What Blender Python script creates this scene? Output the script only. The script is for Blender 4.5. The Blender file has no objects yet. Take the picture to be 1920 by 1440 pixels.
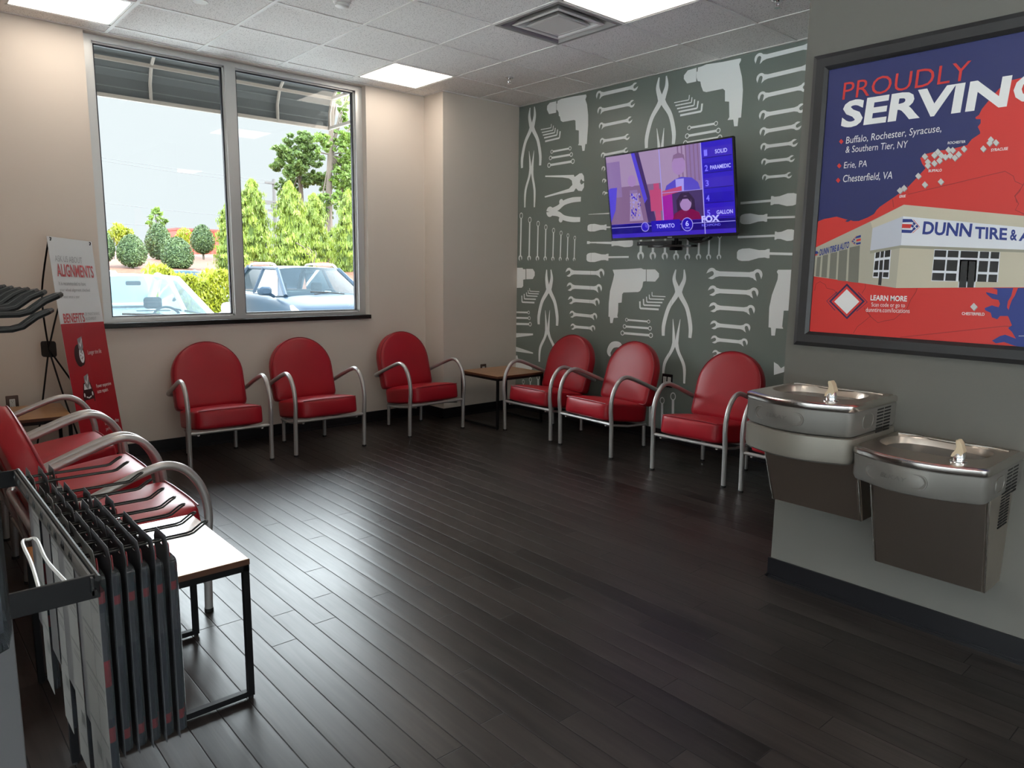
import bpy, bmesh, math, random
from mathutils import Vector, Matrix
from mathutils.geometry import tessellate_polygon
PI = math.pi
C = bpy.context.scene.collection
scene = bpy.context.scene

# ------------------------------------------------------------------ camera
H = 1.495                                                     # eye height; the room's floor is z = 0
YAW, PIT, ROL, FPX = 0.724556021, 0.155198245, 0.0123795541, 1360.93462
def _axes():
    cy, sy, cp, sp = math.cos(YAW), math.sin(YAW), math.cos(PIT), math.sin(PIT)
    f = Vector((sy*cp, cy*cp, -sp)); r = Vector((cy, -sy, 0)); u = r.cross(f)
    c, s = math.cos(ROL), math.sin(ROL)
    return c*r + s*u, c*u - s*r, f
RT, UP, FW = _axes()
cam_data = bpy.data.cameras.new('camera')
cam_data.sensor_width = 36.0
cam_data.lens = FPX*36.0/1920.0
cam_data.clip_start = 0.05; cam_data.clip_end = 500
cam = bpy.data.objects.new('camera', cam_data)
cam.matrix_world = Matrix(((RT.x, UP.x, -FW.x, 0), (RT.y, UP.y, -FW.y, 0), (RT.z, UP.z, -FW.z, H), (0, 0, 0, 1)))
C.objects.link(cam)
scene.camera = cam

# ------------------------------------------------------------------ sky, sun, exposure
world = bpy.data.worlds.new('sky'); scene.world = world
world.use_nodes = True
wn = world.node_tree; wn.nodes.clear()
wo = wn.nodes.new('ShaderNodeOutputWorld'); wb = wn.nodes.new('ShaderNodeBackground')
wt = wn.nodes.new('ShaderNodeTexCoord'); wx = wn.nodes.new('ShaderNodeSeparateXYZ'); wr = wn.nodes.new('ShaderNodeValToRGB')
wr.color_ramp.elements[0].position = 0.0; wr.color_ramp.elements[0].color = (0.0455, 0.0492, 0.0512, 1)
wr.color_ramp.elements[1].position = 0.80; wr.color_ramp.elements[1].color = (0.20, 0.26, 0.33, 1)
for p_, c_ in ((0.19, (0.0462, 0.0498, 0.0516, 1)), (0.31, (0.88, 0.95, 1.0, 1)), (0.55, (0.86, 0.94, 1.0, 1))):    # pale horizon, a bright band added above it to light the room, darker overhead
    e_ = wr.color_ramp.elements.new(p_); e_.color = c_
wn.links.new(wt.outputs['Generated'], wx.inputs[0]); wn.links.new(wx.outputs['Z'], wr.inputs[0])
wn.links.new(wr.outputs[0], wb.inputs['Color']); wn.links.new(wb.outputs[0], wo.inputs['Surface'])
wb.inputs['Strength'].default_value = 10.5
sun_data = bpy.data.lights.new('sun', 'SUN'); sun_data.energy = 4.6; sun_data.angle = 0.03; sun_data.color = (1.0, 0.95, 0.86)
sun = bpy.data.objects.new('sun', sun_data); C.objects.link(sun)
sun.rotation_euler = Vector((-0.52, 0.36, -0.78)).to_track_quat('-Z', 'Y').to_euler()
sun.location = (6, -6, 12)
vs = scene.view_settings
scene.display_settings.display_device = 'sRGB'
vs.view_transform = 'Standard'; vs.look = 'None'; vs.gamma = 1.0; vs.use_curve_mapping = False
vs.exposure = 0.95
scene.cycles.diffuse_bounces = 8; scene.cycles.max_bounces = 14; scene.cycles.transparent_max_bounces = 16

# ------------------------------------------------------------------ helpers
def ray(px, py):
    return RT*((px-960)/FPX) + UP*(-(py-720)/FPX) + FW
def on_plane(px, py, axis, v):                                # the point of a wall / floor plane seen at a photo position
    d = ray(px, py); o = (0, 0, H)
    t = (v - o[axis])/d[axis]
    return Vector((d.x*t, d.y*t, H + d.z*t))
def srgb(r, g, b):
    return tuple(((c/255)/12.92 if c/255 <= 0.04045 else ((c/255+0.055)/1.055)**2.4) for c in (r, g, b)) + (1.0,)

MATS = {}
def mat(name, col, rough=0.5, metal=0.0, spec=0.5, emit=None, estr=1.0, coat=0.0, bump=0.0, bscale=50.0, vary=0.0, vscale=5.0, stretch=None, trans=0.0, aniso=0.0, ior=1.5):
    if name in MATS: return MATS[name]
    m = bpy.data.materials.new(name); m.use_nodes = True
    nt = m.node_tree; b = nt.nodes['Principled BSDF']
    if len(col) == 3: col = tuple(col) + (1,)
    b.inputs['Base Color'].default_value = col
    b.inputs['Roughness'].default_value = rough; b.inputs['Metallic'].default_value = metal
    b.inputs['Specular IOR Level'].default_value = spec
    b.inputs['Coat Weight'].default_value = coat; b.inputs['Coat Roughness'].default_value = 0.08
    b.inputs['IOR'].default_value = ior
    b.inputs['Transmission Weight'].default_value = trans
    b.inputs['Anisotropic'].default_value = aniso
    if emit is not None:
        b.inputs['Emission Color'].default_value = tuple(emit)[:3] + (1,); b.inputs['Emission Strength'].default_value = estr
    if bump or vary:
        tc = nt.nodes.new('ShaderNodeTexCoord'); mp = nt.nodes.new('ShaderNodeMapping')
        nt.links.new(tc.outputs['Object'], mp.inputs[0])
        if stretch: mp.inputs['Scale'].default_value = stretch
        if bump:
            n = nt.nodes.new('ShaderNodeTexNoise'); n.inputs['Scale'].default_value = bscale; n.inputs['Detail'].default_value = 4
            bp = nt.nodes.new('ShaderNodeBump'); bp.inputs['Strength'].default_value = bump; bp.inputs['Distance'].default_value = 0.01
            nt.links.new(mp.outputs[0], n.inputs['Vector']); nt.links.new(n.outputs[0], bp.inputs['Height']); nt.links.new(bp.outputs[0], b.inputs['Normal'])
        if vary:
            n = nt.nodes.new('ShaderNodeTexNoise'); n.inputs['Scale'].default_value = vscale; n.inputs['Detail'].default_value = 3
            mx = nt.nodes.new('ShaderNodeMix'); mx.data_type = 'RGBA'
            mx.inputs[6].default_value = tuple(c*(1-vary) for c in col[:3]) + (1,)
            mx.inputs[7].default_value = tuple(min(1, c*(1+vary)) for c in col[:3]) + (1,)
            nt.links.new(mp.outputs[0], n.inputs['Vector']); nt.links.new(n.outputs[0], mx.inputs[0]); nt.links.new(mx.outputs[2], b.inputs['Base Color'])
    MATS[name] = m
    return m

class MB:
    """collects shapes; build() links them as ONE mesh object"""
    def __init__(s): s.v = []; s.f = []; s.m = []; s.cur = 0
    def add(s, vs_, fs_):
        o = len(s.v); s.v += [tuple(p) for p in vs_]
        for f in fs_: s.f.append(tuple(i+o for i in f)); s.m.append(s.cur)
    def box(s, lo, hi, M=None):
        x0, y0, z0 = lo; x1, y1, z1 = hi
        p = [Vector(q) for q in ((x0,y0,z0),(x1,y0,z0),(x1,y1,z0),(x0,y1,z0),(x0,y0,z1),(x1,y0,z1),(x1,y1,z1),(x0,y1,z1))]
        if M: p = [M @ q for q in p]
        s.add(p, [(0,3,2,1),(4,5,6,7),(0,1,5,4),(1,2,6,5),(2,3,7,6),(3,0,4,7)])
        return s
    def tube(s, pts, r, seg=10, caps=True, closed=False):
        pts = [Vector(p) for p in pts]; n = len(pts)
        rs = r if isinstance(r, (list, tuple)) else [r]*n
        rings = []; prev = None
        for i, p in enumerate(pts):
            if closed: t = (pts[(i+1) % n] - pts[i-1])
            else: t = (pts[min(i+1, n-1)] - pts[max(i-1, 0)])
            t.normalize()
            if prev is None:
                a = Vector((0, 0, 1)) if abs(t.z) < 0.9 else Vector((1, 0, 0))
                nrm = t.cross(a).normalized()
            else:
                nrm = prev - t*prev.dot(t)
                nrm = nrm.normalized() if nrm.length > 1e-6 else t.orthogonal().normalized()
            prev = nrm; b = t.cross(nrm)
            rings.append([p + (nrm*math.cos(2*PI*k/seg) + b*math.sin(2*PI*k/seg))*rs[i] for k in range(seg)])
        vs_ = [q for rg in rings for q in rg]; fs_ = []
        for i in range(n if closed else n-1):
            j = (i+1) % n
            for k in range(seg):
                l = (k+1) % seg
                fs_.append((i*seg+k, i*seg+l, j*seg+l, j*seg+k))
        if caps and not closed:
            fs_.append(tuple(range(seg-1, -1, -1))); fs_.append(tuple((n-1)*seg+k for k in range(seg)))
        s.add(vs_, fs_); return s
    def lathe(s, prof, c=(0,0,0), seg=20, M=None):
        c = Vector(c); vs_ = []; fs_ = []
        for (r, z) in prof:
            for k in range(seg):
                q = Vector((r*math.cos(2*PI*k/seg), r*math.sin(2*PI*k/seg), z))
                if M: q = M @ q
                vs_.append(c + q)
        for i in range(len(prof)-1):
            for k in range(seg):
                l = (k+1) % seg
                fs_.append((i*seg+k, i*seg+l, (i+1)*seg+l, (i+1)*seg+k))
        fs_.append(tuple(range(seg-1, -1, -1))); fs_.append(tuple((len(prof)-1)*seg+k for k in range(seg)))
        s.add(vs_, fs_); return s
    def loft(s, rings, cap0=True, cap1=True, closed=True):
        n = len(rings[0]); vs_ = [p for rg in rings for p in rg]; fs_ = []
        for i in range(len(rings)-1):
            for k in range(n if closed else n-1):
                l = (k+1) % n
                fs_.append((i*n+k, i*n+l, (i+1)*n+l, (i+1)*n+k))
        if cap0: fs_.append(tuple(range(n-1, -1, -1)))
        if cap1: fs_.append(tuple((len(rings)-1)*n+k for k in range(n)))
        s.add(vs_, fs_); return s
    def prism(s, poly, fn, d0, d1):
        """extrude a 2-D outline; fn(u, v, d) -> point"""
        n = len(poly)
        vs_ = [fn(u, v, d0) for u, v in poly] + [fn(u, v, d1) for u, v in poly]
        fs_ = [(k, (k+1) % n, n+(k+1) % n, n+k) for k in range(n)]
        for t in tessellate_polygon([[Vector((u, v, 0)) for u, v in poly]]):
            fs_.append(tuple(t)); fs_.append(tuple(n+i for i in reversed(t)))
        s.add(vs_, fs_); return s
    def build(s, name, m, parent=None, bevel=0.0, smooth=True, local=False, angle=35, bseg=2):
        me = bpy.data.meshes.new(name)
        off = Vector((0, 0, 0))
        if parent is not None and not local:
            q = parent
            while q is not None: off += q.location; q = q.parent
        me.from_pydata([tuple(Vector(p)-off) for p in s.v], [], s.f)
        ms = m if isinstance(m, (list, tuple)) else [m]
        for x in ms: me.materials.append(x)
        if len(ms) > 1:
            me.polygons.foreach_set('material_index', s.m)
        bm = bmesh.new(); bm.from_mesh(me)
        bmesh.ops.recalc_face_normals(bm, faces=bm.faces)
        if smooth:
            lim = math.radians(angle)
            for f in bm.faces: f.smooth = True
            for e in bm.edges:
                if len(e.link_faces) == 2 and e.calc_face_angle(0) > lim: e.smooth = False
        bm.to_mesh(me); bm.free()
        o = bpy.data.objects.new(name, me); C.objects.link(o)
        if parent is not None: o.parent = parent
        if bevel:
            b = o.modifiers.new('bevel', 'BEVEL'); b.width = bevel; b.segments = bseg; b.limit_method = 'ANGLE'; b.angle_limit = math.radians(40)
        return o

def tag(o, label=None, cat=None, group=None, kind=None):
    if label: o['label'] = label
    if cat: o['category'] = cat
    if group: o['group'] = group
    if kind: o['kind'] = kind
    return o
def thing(name, label, cat, loc=(0,0,0), rz=0.0, group=None):
    o = bpy.data.objects.new(name, None); o.empty_display_size = 0.1; C.objects.link(o)
    o.location = loc; o.rotation_euler = (0, 0, rz)
    return tag(o, label, cat, group)
def dup(o, loc=None, rz=None, label=None, parent=None, scale=None, group=None):
    c = o.copy(); C.objects.link(c)
    if parent is not None: c.parent = parent
    for ch in [x for x in bpy.data.objects if x.parent == o]: dup(ch, parent=c)
    if loc is not None: c.location = loc
    if rz is not None: c.rotation_euler = (0, 0, rz)
    if scale is not None: c.scale = scale
    if label: c['label'] = label
    if group: c['group'] = group
    return c
def struct(name, mb, m, parent=None, **k):
    o = mb.build(name, m, parent, **k)
    if parent is None: o['kind'] = 'structure'
    return o
def catmull(P, n=6):
    P = [Vector(p) for p in P]; out = []
    for i in range(len(P)-1):
        a = P[max(i-1, 0)]; b = P[i]; c = P[i+1]; d = P[min(i+2, len(P)-1)]
        for k in range(n):
            t = k/n
            out.append(0.5*((2*b) + (c-a)*t + (2*a-5*b+4*c-d)*t*t + (3*b-a-3*c+d)*t*t*t))
    out.append(P[-1]); return out
def rrect(w, h, r, n=4, cx=0.0, cy=0.0):
    """rounded rectangle outline"""
    out = []
    for sx, sy, a0 in ((1,1,0),(-1,1,90),(-1,-1,180),(1,-1,270)):
        for k in range(n+1):
            a = math.radians(a0 + 90*k/n)
            out.append((cx + sx*(w/2-r) + r*math.cos(a), cy + sy*(h/2-r) + r*math.sin(a)))
    return out

_TXT = {}
def text_shape(s, bold=0.0):
    """triangles of a line of lettering, lower-left at 0,0 and scaled to a 1 x 1 box"""
    key = (s, bold)
    if key in _TXT: return _TXT[key]
    cu = bpy.data.curves.new('lettering', 'FONT'); cu.body = s; cu.offset = bold; cu.resolution_u = 3
    ob = bpy.data.objects.new('lettering', cu); C.objects.link(ob)
    bpy.context.view_layer.update()
    me = bpy.data.meshes.new_from_object(ob.evaluated_get(bpy.context.evaluated_depsgraph_get()))
    vs_ = [(v.co.x, v.co.y) for v in me.vertices]; fs_ = [tuple(p.vertices) for p in me.polygons]
    bpy.data.objects.remove(ob); bpy.data.curves.remove(cu); bpy.data.meshes.remove(me)
    x0 = min(p[0] for p in vs_); x1 = max(p[0] for p in vs_); y0 = min(p[1] for p in vs_); y1 = max(p[1] for p in vs_)
    _TXT[key] = ([((x-x0)/(x1-x0), (y-y0)/(y1-y0)) for x, y in vs_], fs_, (x1-x0)/(y1-y0))
    return _TXT[key]

class Art:
    """flat printed artwork in several inks on one surface; fn(u, v, lift) -> point"""
    def __init__(s, fn, step=0.0004): s.mb = MB(); s.fn0 = fn; s.inks = []; s.step = step; s.k = 0
    def fn(s, u, v, l): return s.fn0(u, v, l + (s.k % 7)*s.step*0.13)  # overlapping strokes never share a plane
    def ink(s, m):
        s.k += 1
        if m not in s.inks: s.inks.append(m)
        s.mb.cur = s.inks.index(m)
    def poly(s, pts, m, lay=1, holes=()):
        s.ink(m); loops = [[Vector((u, v, 0)) for u, v in pts]] + [[Vector((u, v, 0)) for u, v in h] for h in holes]
        flat = [p for l in loops for p in l]
        s.mb.add([s.fn(p.x, p.y, lay*s.step) for p in flat], tessellate_polygon(loops))
    def rect(s, x0, y0, x1, y1, m, lay=1): s.poly([(x0,y0),(x1,y0),(x1,y1),(x0,y1)], m, lay)
    def stroke(s, pts, w, m, lay=1, smooth=0):
        P = [Vector((p[0], p[1], 0)) for p in pts]
        ws = list(w) if isinstance(w, (list, tuple)) else [w]*len(P)
        if smooth:
            W = catmull([(a, 0, 0) for a in ws], smooth); P = catmull(P, smooth); ws = [a.x for a in W]
        L = []; R = []
        for i, p in enumerate(P):
            t = (P[min(i+1, len(P)-1)] - P[max(i-1, 0)]); t.normalize(); n = Vector((-t.y, t.x, 0))
            L.append(p + n*ws[i]/2); R.append(p - n*ws[i]/2)
        s.ink(m); n = len(L)
        s.mb.add([s.fn(q.x, q.y, lay*s.step) for q in L + R], [(i, i+1, n+i+1, n+i) for i in range(n-1)])
    def disc(s, c, r, m, lay=1, hole=0.0, n=28, sy=1.0):
        o = [(c[0]+r*math.cos(2*PI*k/n), c[1]+sy*r*math.sin(2*PI*k/n)) for k in range(n)]
        h = [[(c[0]+hole*math.cos(2*PI*k/n), c[1]+sy*hole*math.sin(2*PI*k/n)) for k in range(n)]] if hole else []
        s.poly(o, m, lay, h)
    def text(s, body, bl, br, tl, m, lay=2, bold=0.0):
        """lettering stretched onto the parallelogram bottom-left, bottom-right, top-left"""
        vs_, fs_, asp = text_shape(body, bold); s.ink(m)
        B = Vector(bl[:2]); U = Vector(br[:2])-B; V = Vector(tl[:2])-B
        pts = [B + U*x + V*y for x, y in vs_]
        s.mb.add([s.fn(p.x, p.y, lay*s.step) for p in pts], fs_)
    def line(s, body, x, y, h, m, lay=2, bold=0.0, w=None, center=False):
        asp = text_shape(body, bold)[2]; w = w or h*asp
        if center: x -= w/2
        s.text(body, (x, y), (x+w, y), (x, y+h), m, lay, bold)
    def build(s, name, parent=None, local=False): return s.mb.build(name, s.inks, parent, smooth=False, local=local)

# ------------------------------------------------------------------ materials
def floor_material():
    m = bpy.data.materials.new('dark_plank_floor'); m.use_nodes = True; nt = m.node_tree; L = nt.links.new
    b = nt.nodes['Principled BSDF']
    def N(t, **k):
        n = nt.nodes.new(t)
        for a, v in k.items(): setattr(n, a, v)
        return n
    def MA(op, a, bb=None, c=None):
        n = N('ShaderNodeMath', operation=op)
        for i, v in enumerate((a, bb, c)):
            if v is None: continue
            if isinstance(v, (int, float)): n.inputs[i].default_value = v
            else: L(v, n.inputs[i])
        return n.outputs[0]
    tc = N('ShaderNodeTexCoord'); sp = N('ShaderNodeSeparateXYZ'); L(tc.outputs['Object'], sp.inputs[0])
    PW, PL = 0.1055, 1.22
    u = MA('DIVIDE', MA('SUBTRACT', sp.outputs['X'], 0.0235), PW); row = MA('FLOOR', u); fu = MA('SUBTRACT', u, row)
    wn_ = N('ShaderNodeTexWhiteNoise', noise_dimensions='1D'); L(row, wn_.inputs['W'])
    v = MA('ADD', MA('DIVIDE', sp.outputs['Y'], PL), MA('MULTIPLY', wn_.outputs[0], 7.0)); col = MA('FLOOR', v); fv = MA('SUBTRACT', v, col)
    eu = MA('MULTIPLY', MA('MINIMUM', fu, MA('SUBTRACT', 1.0, fu)), PW)
    ev = MA('MULTIPLY', MA('MINIMUM', fv, MA('SUBTRACT', 1.0, fv)), PL)
    ed = MA('MINIMUM', eu, ev)
    groove = N('ShaderNodeMapRange'); groove.inputs['From Min'].default_value = 0.0004; groove.inputs['From Max'].default_value = 0.0028
    groove.interpolation_type = 'SMOOTHSTEP'
    L(ed, groove.inputs['Value'])
    # a slightly rounded plank: broad cupping near its long edges
    cup = N('ShaderNodeMapRange'); cup.inputs['From Max'].default_value = 0.02; cup.interpolation_type = 'SMOOTHSTEP'; L(eu, cup.inputs['Value'])
    cell = N('ShaderNodeCombineXYZ'); L(row, cell.inputs[0]); L(col, cell.inputs[1])
    wc = N('ShaderNodeTexWhiteNoise', noise_dimensions='3D'); L(cell.outputs[0], wc.inputs['Vector'])
    # grain, shifted plank by plank
    sh = N('ShaderNodeVectorMath', operation='MULTIPLY_ADD'); L(wc.outputs['Color'], sh.inputs[0]); sh.inputs[1].default_value = (30, 30, 30); L(tc.outputs['Object'], sh.inputs[2])
    mp = N('ShaderNodeMapping'); mp.inputs['Scale'].default_value = (34, 1.6, 1); L(sh.outputs[0], mp.inputs[0])
    g1 = N('ShaderNodeTexNoise'); g1.inputs['Scale'].default_value = 1.0; g1.inputs['Detail'].default_value = 5; g1.inputs['Distortion'].default_value = 0.8; L(mp.outputs[0], g1.inputs['Vector'])
    mp2 = N('ShaderNodeMapping'); mp2.inputs['Scale'].default_value = (150, 9, 1); L(sh.outputs[0], mp2.inputs[0])
    g2 = N('ShaderNodeTexNoise'); g2.inputs['Scale'].default_value = 1.0; g2.inputs['Detail'].default_value = 3; L(mp2.outputs[0], g2.inputs['Vector'])
    big = N('ShaderNodeTexNoise'); big.inputs['Scale'].default_value = 1.1; big.inputs['Detail'].default_value = 4; L(tc.outputs['Object'], big.inputs['Vector'])
    ramp = N('ShaderNodeValToRGB')
    ramp.color_ramp.elements[0].position = 0.3; ramp.color_ramp.elements[0].color = (0.0085, 0.0065, 0.006, 1)
    ramp.color_ramp.elements[1].position = 0.8; ramp.color_ramp.elements[1].color = (0.034, 0.027, 0.024, 1)
    L(MA('ADD', MA('MULTIPLY', g1.outputs[0], 0.75), MA('MULTIPLY', wc.outputs['Value'], 0.3)), ramp.inputs[0])
    mx = N('ShaderNodeMix', data_type='RGBA'); mx.inputs[6].default_value = (0.003, 0.003, 0.003, 1)
    L(groove.outputs[0], mx.inputs[0]); L(ramp.outputs[0], mx.inputs[7]); L(mx.outputs[2], b.inputs['Base Color'])
    ro = MA('ADD', MA('ADD', 0.215, MA('MULTIPLY', g2.outputs[0], 0.10)), MA('MULTIPLY', big.outputs[0], 0.14))
    L(MA('ADD', ro, MA('MULTIPLY', MA('SUBTRACT', 1.0, groove.outputs[0]), 0.35)), b.inputs['Roughness'])
    b.inputs['IOR'].default_value = 1.37
    hgt = MA('ADD', MA('ADD', MA('MULTIPLY', groove.outputs[0], 1.0), MA('MULTIPLY', g2.outputs[0], 0.16)), MA('ADD', MA('MULTIPLY', cup.outputs[0], 0.5), MA('MULTIPLY', g1.outputs[0], 0.12)))
    bp = N('ShaderNodeBump'); bp.inputs['Strength'].default_value = 0.5; bp.inputs['Distance'].default_value = 0.0016
    L(hgt, bp.inputs['Height']); L(bp.outputs[0], b.inputs['Normal'])
    return m
def tile_material():
    m = mat('mineral_fibre_tile', (0.88, 0.86, 0.84), 0.9, spec=0.2); nt = m.node_tree; L = nt.links.new; b = nt.nodes['Principled BSDF']
    tc = nt.nodes.new('ShaderNodeTexCoord'); n = nt.nodes.new('ShaderNodeTexNoise'); n.inputs['Scale'].default_value = 130; n.inputs['Detail'].default_value = 2
    r = nt.nodes.new('ShaderNodeValToRGB'); r.color_ramp.elements[0].position = 0.33; r.color_ramp.elements[0].color = (0.42, 0.40, 0.39, 1)
    r.color_ramp.elements[1].position = 0.42; r.color_ramp.elements[1].color = (0.88, 0.86, 0.84, 1)
    L(tc.outputs['Object'], n.inputs['Vector']); L(n.outputs[0], r.inputs[0]); L(r.outputs[0], b.inputs['Base Color'])
    bp = nt.nodes.new('ShaderNodeBump'); bp.inputs['Strength'].default_value = 0.35; bp.inputs['Distance'].default_value = 0.003
    L(n.outputs[0], bp.inputs['Height']); L(bp.outputs[0], b.inputs['Normal'])
    return m
def pane_material(name, tint, reflect, rough=0.0, body=0.0, bodycol=(0.5,0.6,0.65)):
    """sheet glass: lets light straight through, mirrors at grazing angles; body adds a hazy surface coat"""
    m = bpy.data.materials.new(name); m.use_nodes = True; nt = m.node_tree; nt.nodes.clear(); L = nt.links.new
    out = nt.nodes.new('ShaderNodeOutputMaterial'); t = nt.nodes.new('ShaderNodeBsdfTransparent'); t.inputs[0].default_value = tuple(tint) + (1,)
    g = nt.nodes.new('ShaderNodeBsdfGlossy'); g.inputs['Roughness'].default_value = rough
    f = nt.nodes.new('ShaderNodeFresnel'); f.inputs['IOR'].default_value = reflect
    mx = nt.nodes.new('ShaderNodeMixShader'); L(f.outputs[0], mx.inputs[0]); L(t.outputs[0], mx.inputs[1]); L(g.outputs[0], mx.inputs[2])
    last = mx
    if body:
        d = nt.nodes.new('ShaderNodeBsdfDiffuse'); d.inputs[0].default_value = tuple(bodycol) + (1,)
        m2 = nt.nodes.new('ShaderNodeMixShader'); m2.inputs[0].default_value = body
        L(mx.outputs[0], m2.inputs[1]); L(d.outputs[0], m2.inputs[2]); last = m2
    L(last.outputs[0], out.inputs['Surface'])
    return m
M_floor = floor_material(); M_tile = tile_material()
M_wall = mat('warm_white_paint', (0.64, 0.57, 0.505), 0.55, spec=0.35, bump=0.02, bscale=220)
M_mural = mat('grey_green_wallpaper', (0.18, 0.215, 0.195), 0.34, ior=1.6, bump=0.01, bscale=90)
M_muralw = mat('pale_grey_print', (0.90, 0.94, 0.94), 0.34, ior=1.6)
M_seam = mat('wallpaper_seam', (0.2, 0.21, 0.195), 0.4)
M_grey = mat('grey_partition_paint', (0.148, 0.145, 0.129), 0.5, spec=0.4, bump=0.02, bscale=200)
M_base = mat('black_rubber_base', (0.008, 0.008, 0.010), 0.35, spec=0.5)
M_grid = mat('white_ceiling_grid', (0.80, 0.78, 0.76), 0.5)
M_alu = mat('silver_aluminium', (0.62, 0.62, 0.61), 0.35, metal=0.55)
M_gasket = mat('black_gasket', (0.02, 0.02, 0.03), 0.5)
M_sill = mat('black_sill', (0.014, 0.013, 0.013), 0.18, spec=0.6)
M_white = mat('white_plaster', (0.75, 0.74, 0.71), 0.5)
M_glass = pane_material('clear_window_glass', (0.97, 0.985, 0.98), 1.35)
M_red = mat('red_vinyl', (0.33, 0.006, 0.015), 0.38, spec=0.42, bump=0.035, bscale=170, vary=0.10, vscale=9)
M_redpipe = mat('red_vinyl_piping', (0.25, 0.008, 0.018), 0.35)
M_silver = mat('silver_powder_coat', (0.46, 0.45, 0.44), 0.34, metal=0.6)
M_black = mat('black_powder_coat', (0.007, 0.007, 0.008), 0.45, spec=0.2)
M_rub = mat('black_rubber_tip', (0.01, 0.01, 0.01), 0.7)
M_wood = mat('warm_brown_wood_top', (0.34, 0.155, 0.05), 0.28, spec=0.6, coat=0.3, vary=0.45, vscale=3.0, stretch=(14, 1.5, 1), bump=0.05, bscale=14)
M_woodedge = mat('dark_wood_edge', (0.09, 0.035, 0.016), 0.45)
M_steel = mat('brushed_stainless', (0.60, 0.53, 0.47), 0.30, metal=1.0, bump=0.02, bscale=300, stretch=(1, 1, 40))
M_rim = mat('polished_stainless_rim', (0.70, 0.66, 0.62), 0.20, metal=1.0)
M_shroud = mat('grey_metallic_plastic', (0.20, 0.19, 0.175), 0.42, metal=0.35)
M_chrome = mat('chrome', (0.85, 0.85, 0.87), 0.06, metal=1.0)
M_beige = mat('beige_rubber', (0.62, 0.50, 0.34), 0.5)
M_dark = mat('near_black_slot', (0.006, 0.006, 0.006), 0.7)
M_ink = mat('black_plastic', (0.01, 0.01, 0.012), 0.25, spec=0.5)

# ------------------------------------------------------------------ the room
XM, YW, YC, XC, XP, YP, ZC = 5.262, 6.20, 5.885, 4.285, 3.255, 1.715, 3.175   # mural wall, window wall, pillar front and side, partition and its end, ceiling
XL, X0, Y0 = 0.17, -4.2, -6.0                                                # left wall, shop's far side, shop front
mb = MB(); mb.box((X0-0.2, Y0-0.2, -0.12), (XM+0.2, YW+0.2, 0.0)); struct('floor', mb, M_floor, smooth=False)

WX0, WX1, WZ0, WZ1 = 1.335, 3.633, 1.045, 3.163                               # the window opening
mb = MB()
mb.box((XL-0.2, YW, -0.12), (WX0, YW+0.2, 4.3)); mb.box((WX1, YW, -0.12), (XM+0.2, YW+0.2, 4.3))
mb.box((WX0, YW, -0.12), (WX1, YW+0.2, WZ0)); mb.box((WX0, YW, WZ1), (WX1, YW+0.2, 4.3))
struct('wall_back', mb, M_wall, smooth=False)
struct('wall_corner', MB().box((XC, YC, 0), (XM, YW, ZC+0.02)), M_wall, smooth=False)
wr_ = struct('wall_right', MB().box((XM, Y0-0.2, -0.12), (XM+0.2, YW+0.2, 4.3)), M_mural, smooth=False)
struct('wall_partition', MB().box((XP, Y0, 0), (XP+0.15, YP, ZC+0.02)), M_grey, smooth=False)
struct('wall_left', MB().box((XL-0.15, 2.6, 0), (XL, YW, ZC+0.02)), M_wall, smooth=False)
struct('wall_return', MB().box((X0, 2.6, 0), (XL-0.15, 2.75, ZC+0.02)), M_wall, smooth=False)
TY0, TY1, TZ0, TZ1 = -5.6, 2.2, 0.12, 2.95                                    # unseen glazing added along the shop's far side to let in more daylight
mb = MB(); mb.box((X0-0.2, Y0-0.2, -0.12), (X0, TY0, 4.3)); mb.box((X0-0.2, TY1, -0.12), (X0, 2.75, 4.3)); mb.box((X0-0.2, TY0, -0.12), (X0, TY1, TZ0)); mb.box((X0-0.2, TY0, TZ1), (X0, TY1, 4.3))
struct('wall_far', mb, M_wall, smooth=False)
SX0, SX1, SZ0, SZ1 = -3.4, 2.4, 0.12, 2.85                                    # shop-front glazing behind the camera
mb = MB()
mb.box((X0-0.2, Y0-0.2, -0.12), (SX0, Y0, 4.3)); mb.box((SX1, Y0-0.2, -0.12), (XM+0.2, Y0, 4.3))
mb.box((SX0, Y0-0.2, -0.12), (SX1, Y0, SZ0)); mb.box((SX0, Y0-0.2, SZ1), (SX1, Y0, 4.3))
struct('wall_front', mb, M_wall, smooth=False)

# suspended ceiling: tiles, bars, and a roof deck over it
GX = [4.07 - 0.647*k for k in range(-1, 13)]; GX = [X0] + sorted(x for x in GX if X0 < x < XM) + [XM]
GY = [4.115 + 0.632*k for k in range(-16, 4)]; GY = [Y0] + sorted(y for y in GY if Y0 < y < YW) + [YW]
def cell(x, y):
    i = max(k for k in range(len(GX)) if GX[k] <= x); j = max(k for k in range(len(GY)) if GY[k] <= y)
    return i, j
LIGHT_AT = [(3.7, 5.6), (1.1, 5.6), (3.7, 3.1), (1.1, 3.1), (1.1, 0.6), (2.4, -1.9), (-0.2, -1.9), (-2.6, 0.6), (2.4, -4.4), (-2.6, -3.2), (4.5, -1.0)]
VENT_AT = (3.7, 3.8)
holes = {cell(*p) for p in LIGHT_AT} | {cell(*VENT_AT)}
mb = MB()
for i in range(len(GX)-1):
    for j in range(len(GY)-1):
        if (i, j) not in holes: mb.box((GX[i], GY[j], ZC), (GX[i+1], GY[j+1], ZC+0.016))
struct('ceiling', mb, M_tile, smooth=False)
mb = MB()
for x in GX[1:-1]: mb.box((x-0.012, Y0, ZC-0.005), (x+0.012, YW, ZC+0.001))
for y in GY[1:-1]: mb.box((X0, y-0.012, ZC-0.0045), (XM, y+0.012, ZC+0.001))
struct('trim_1', mb, M_grid, smooth=False)
mb = MB()                                                      # wall angle round the room
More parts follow.
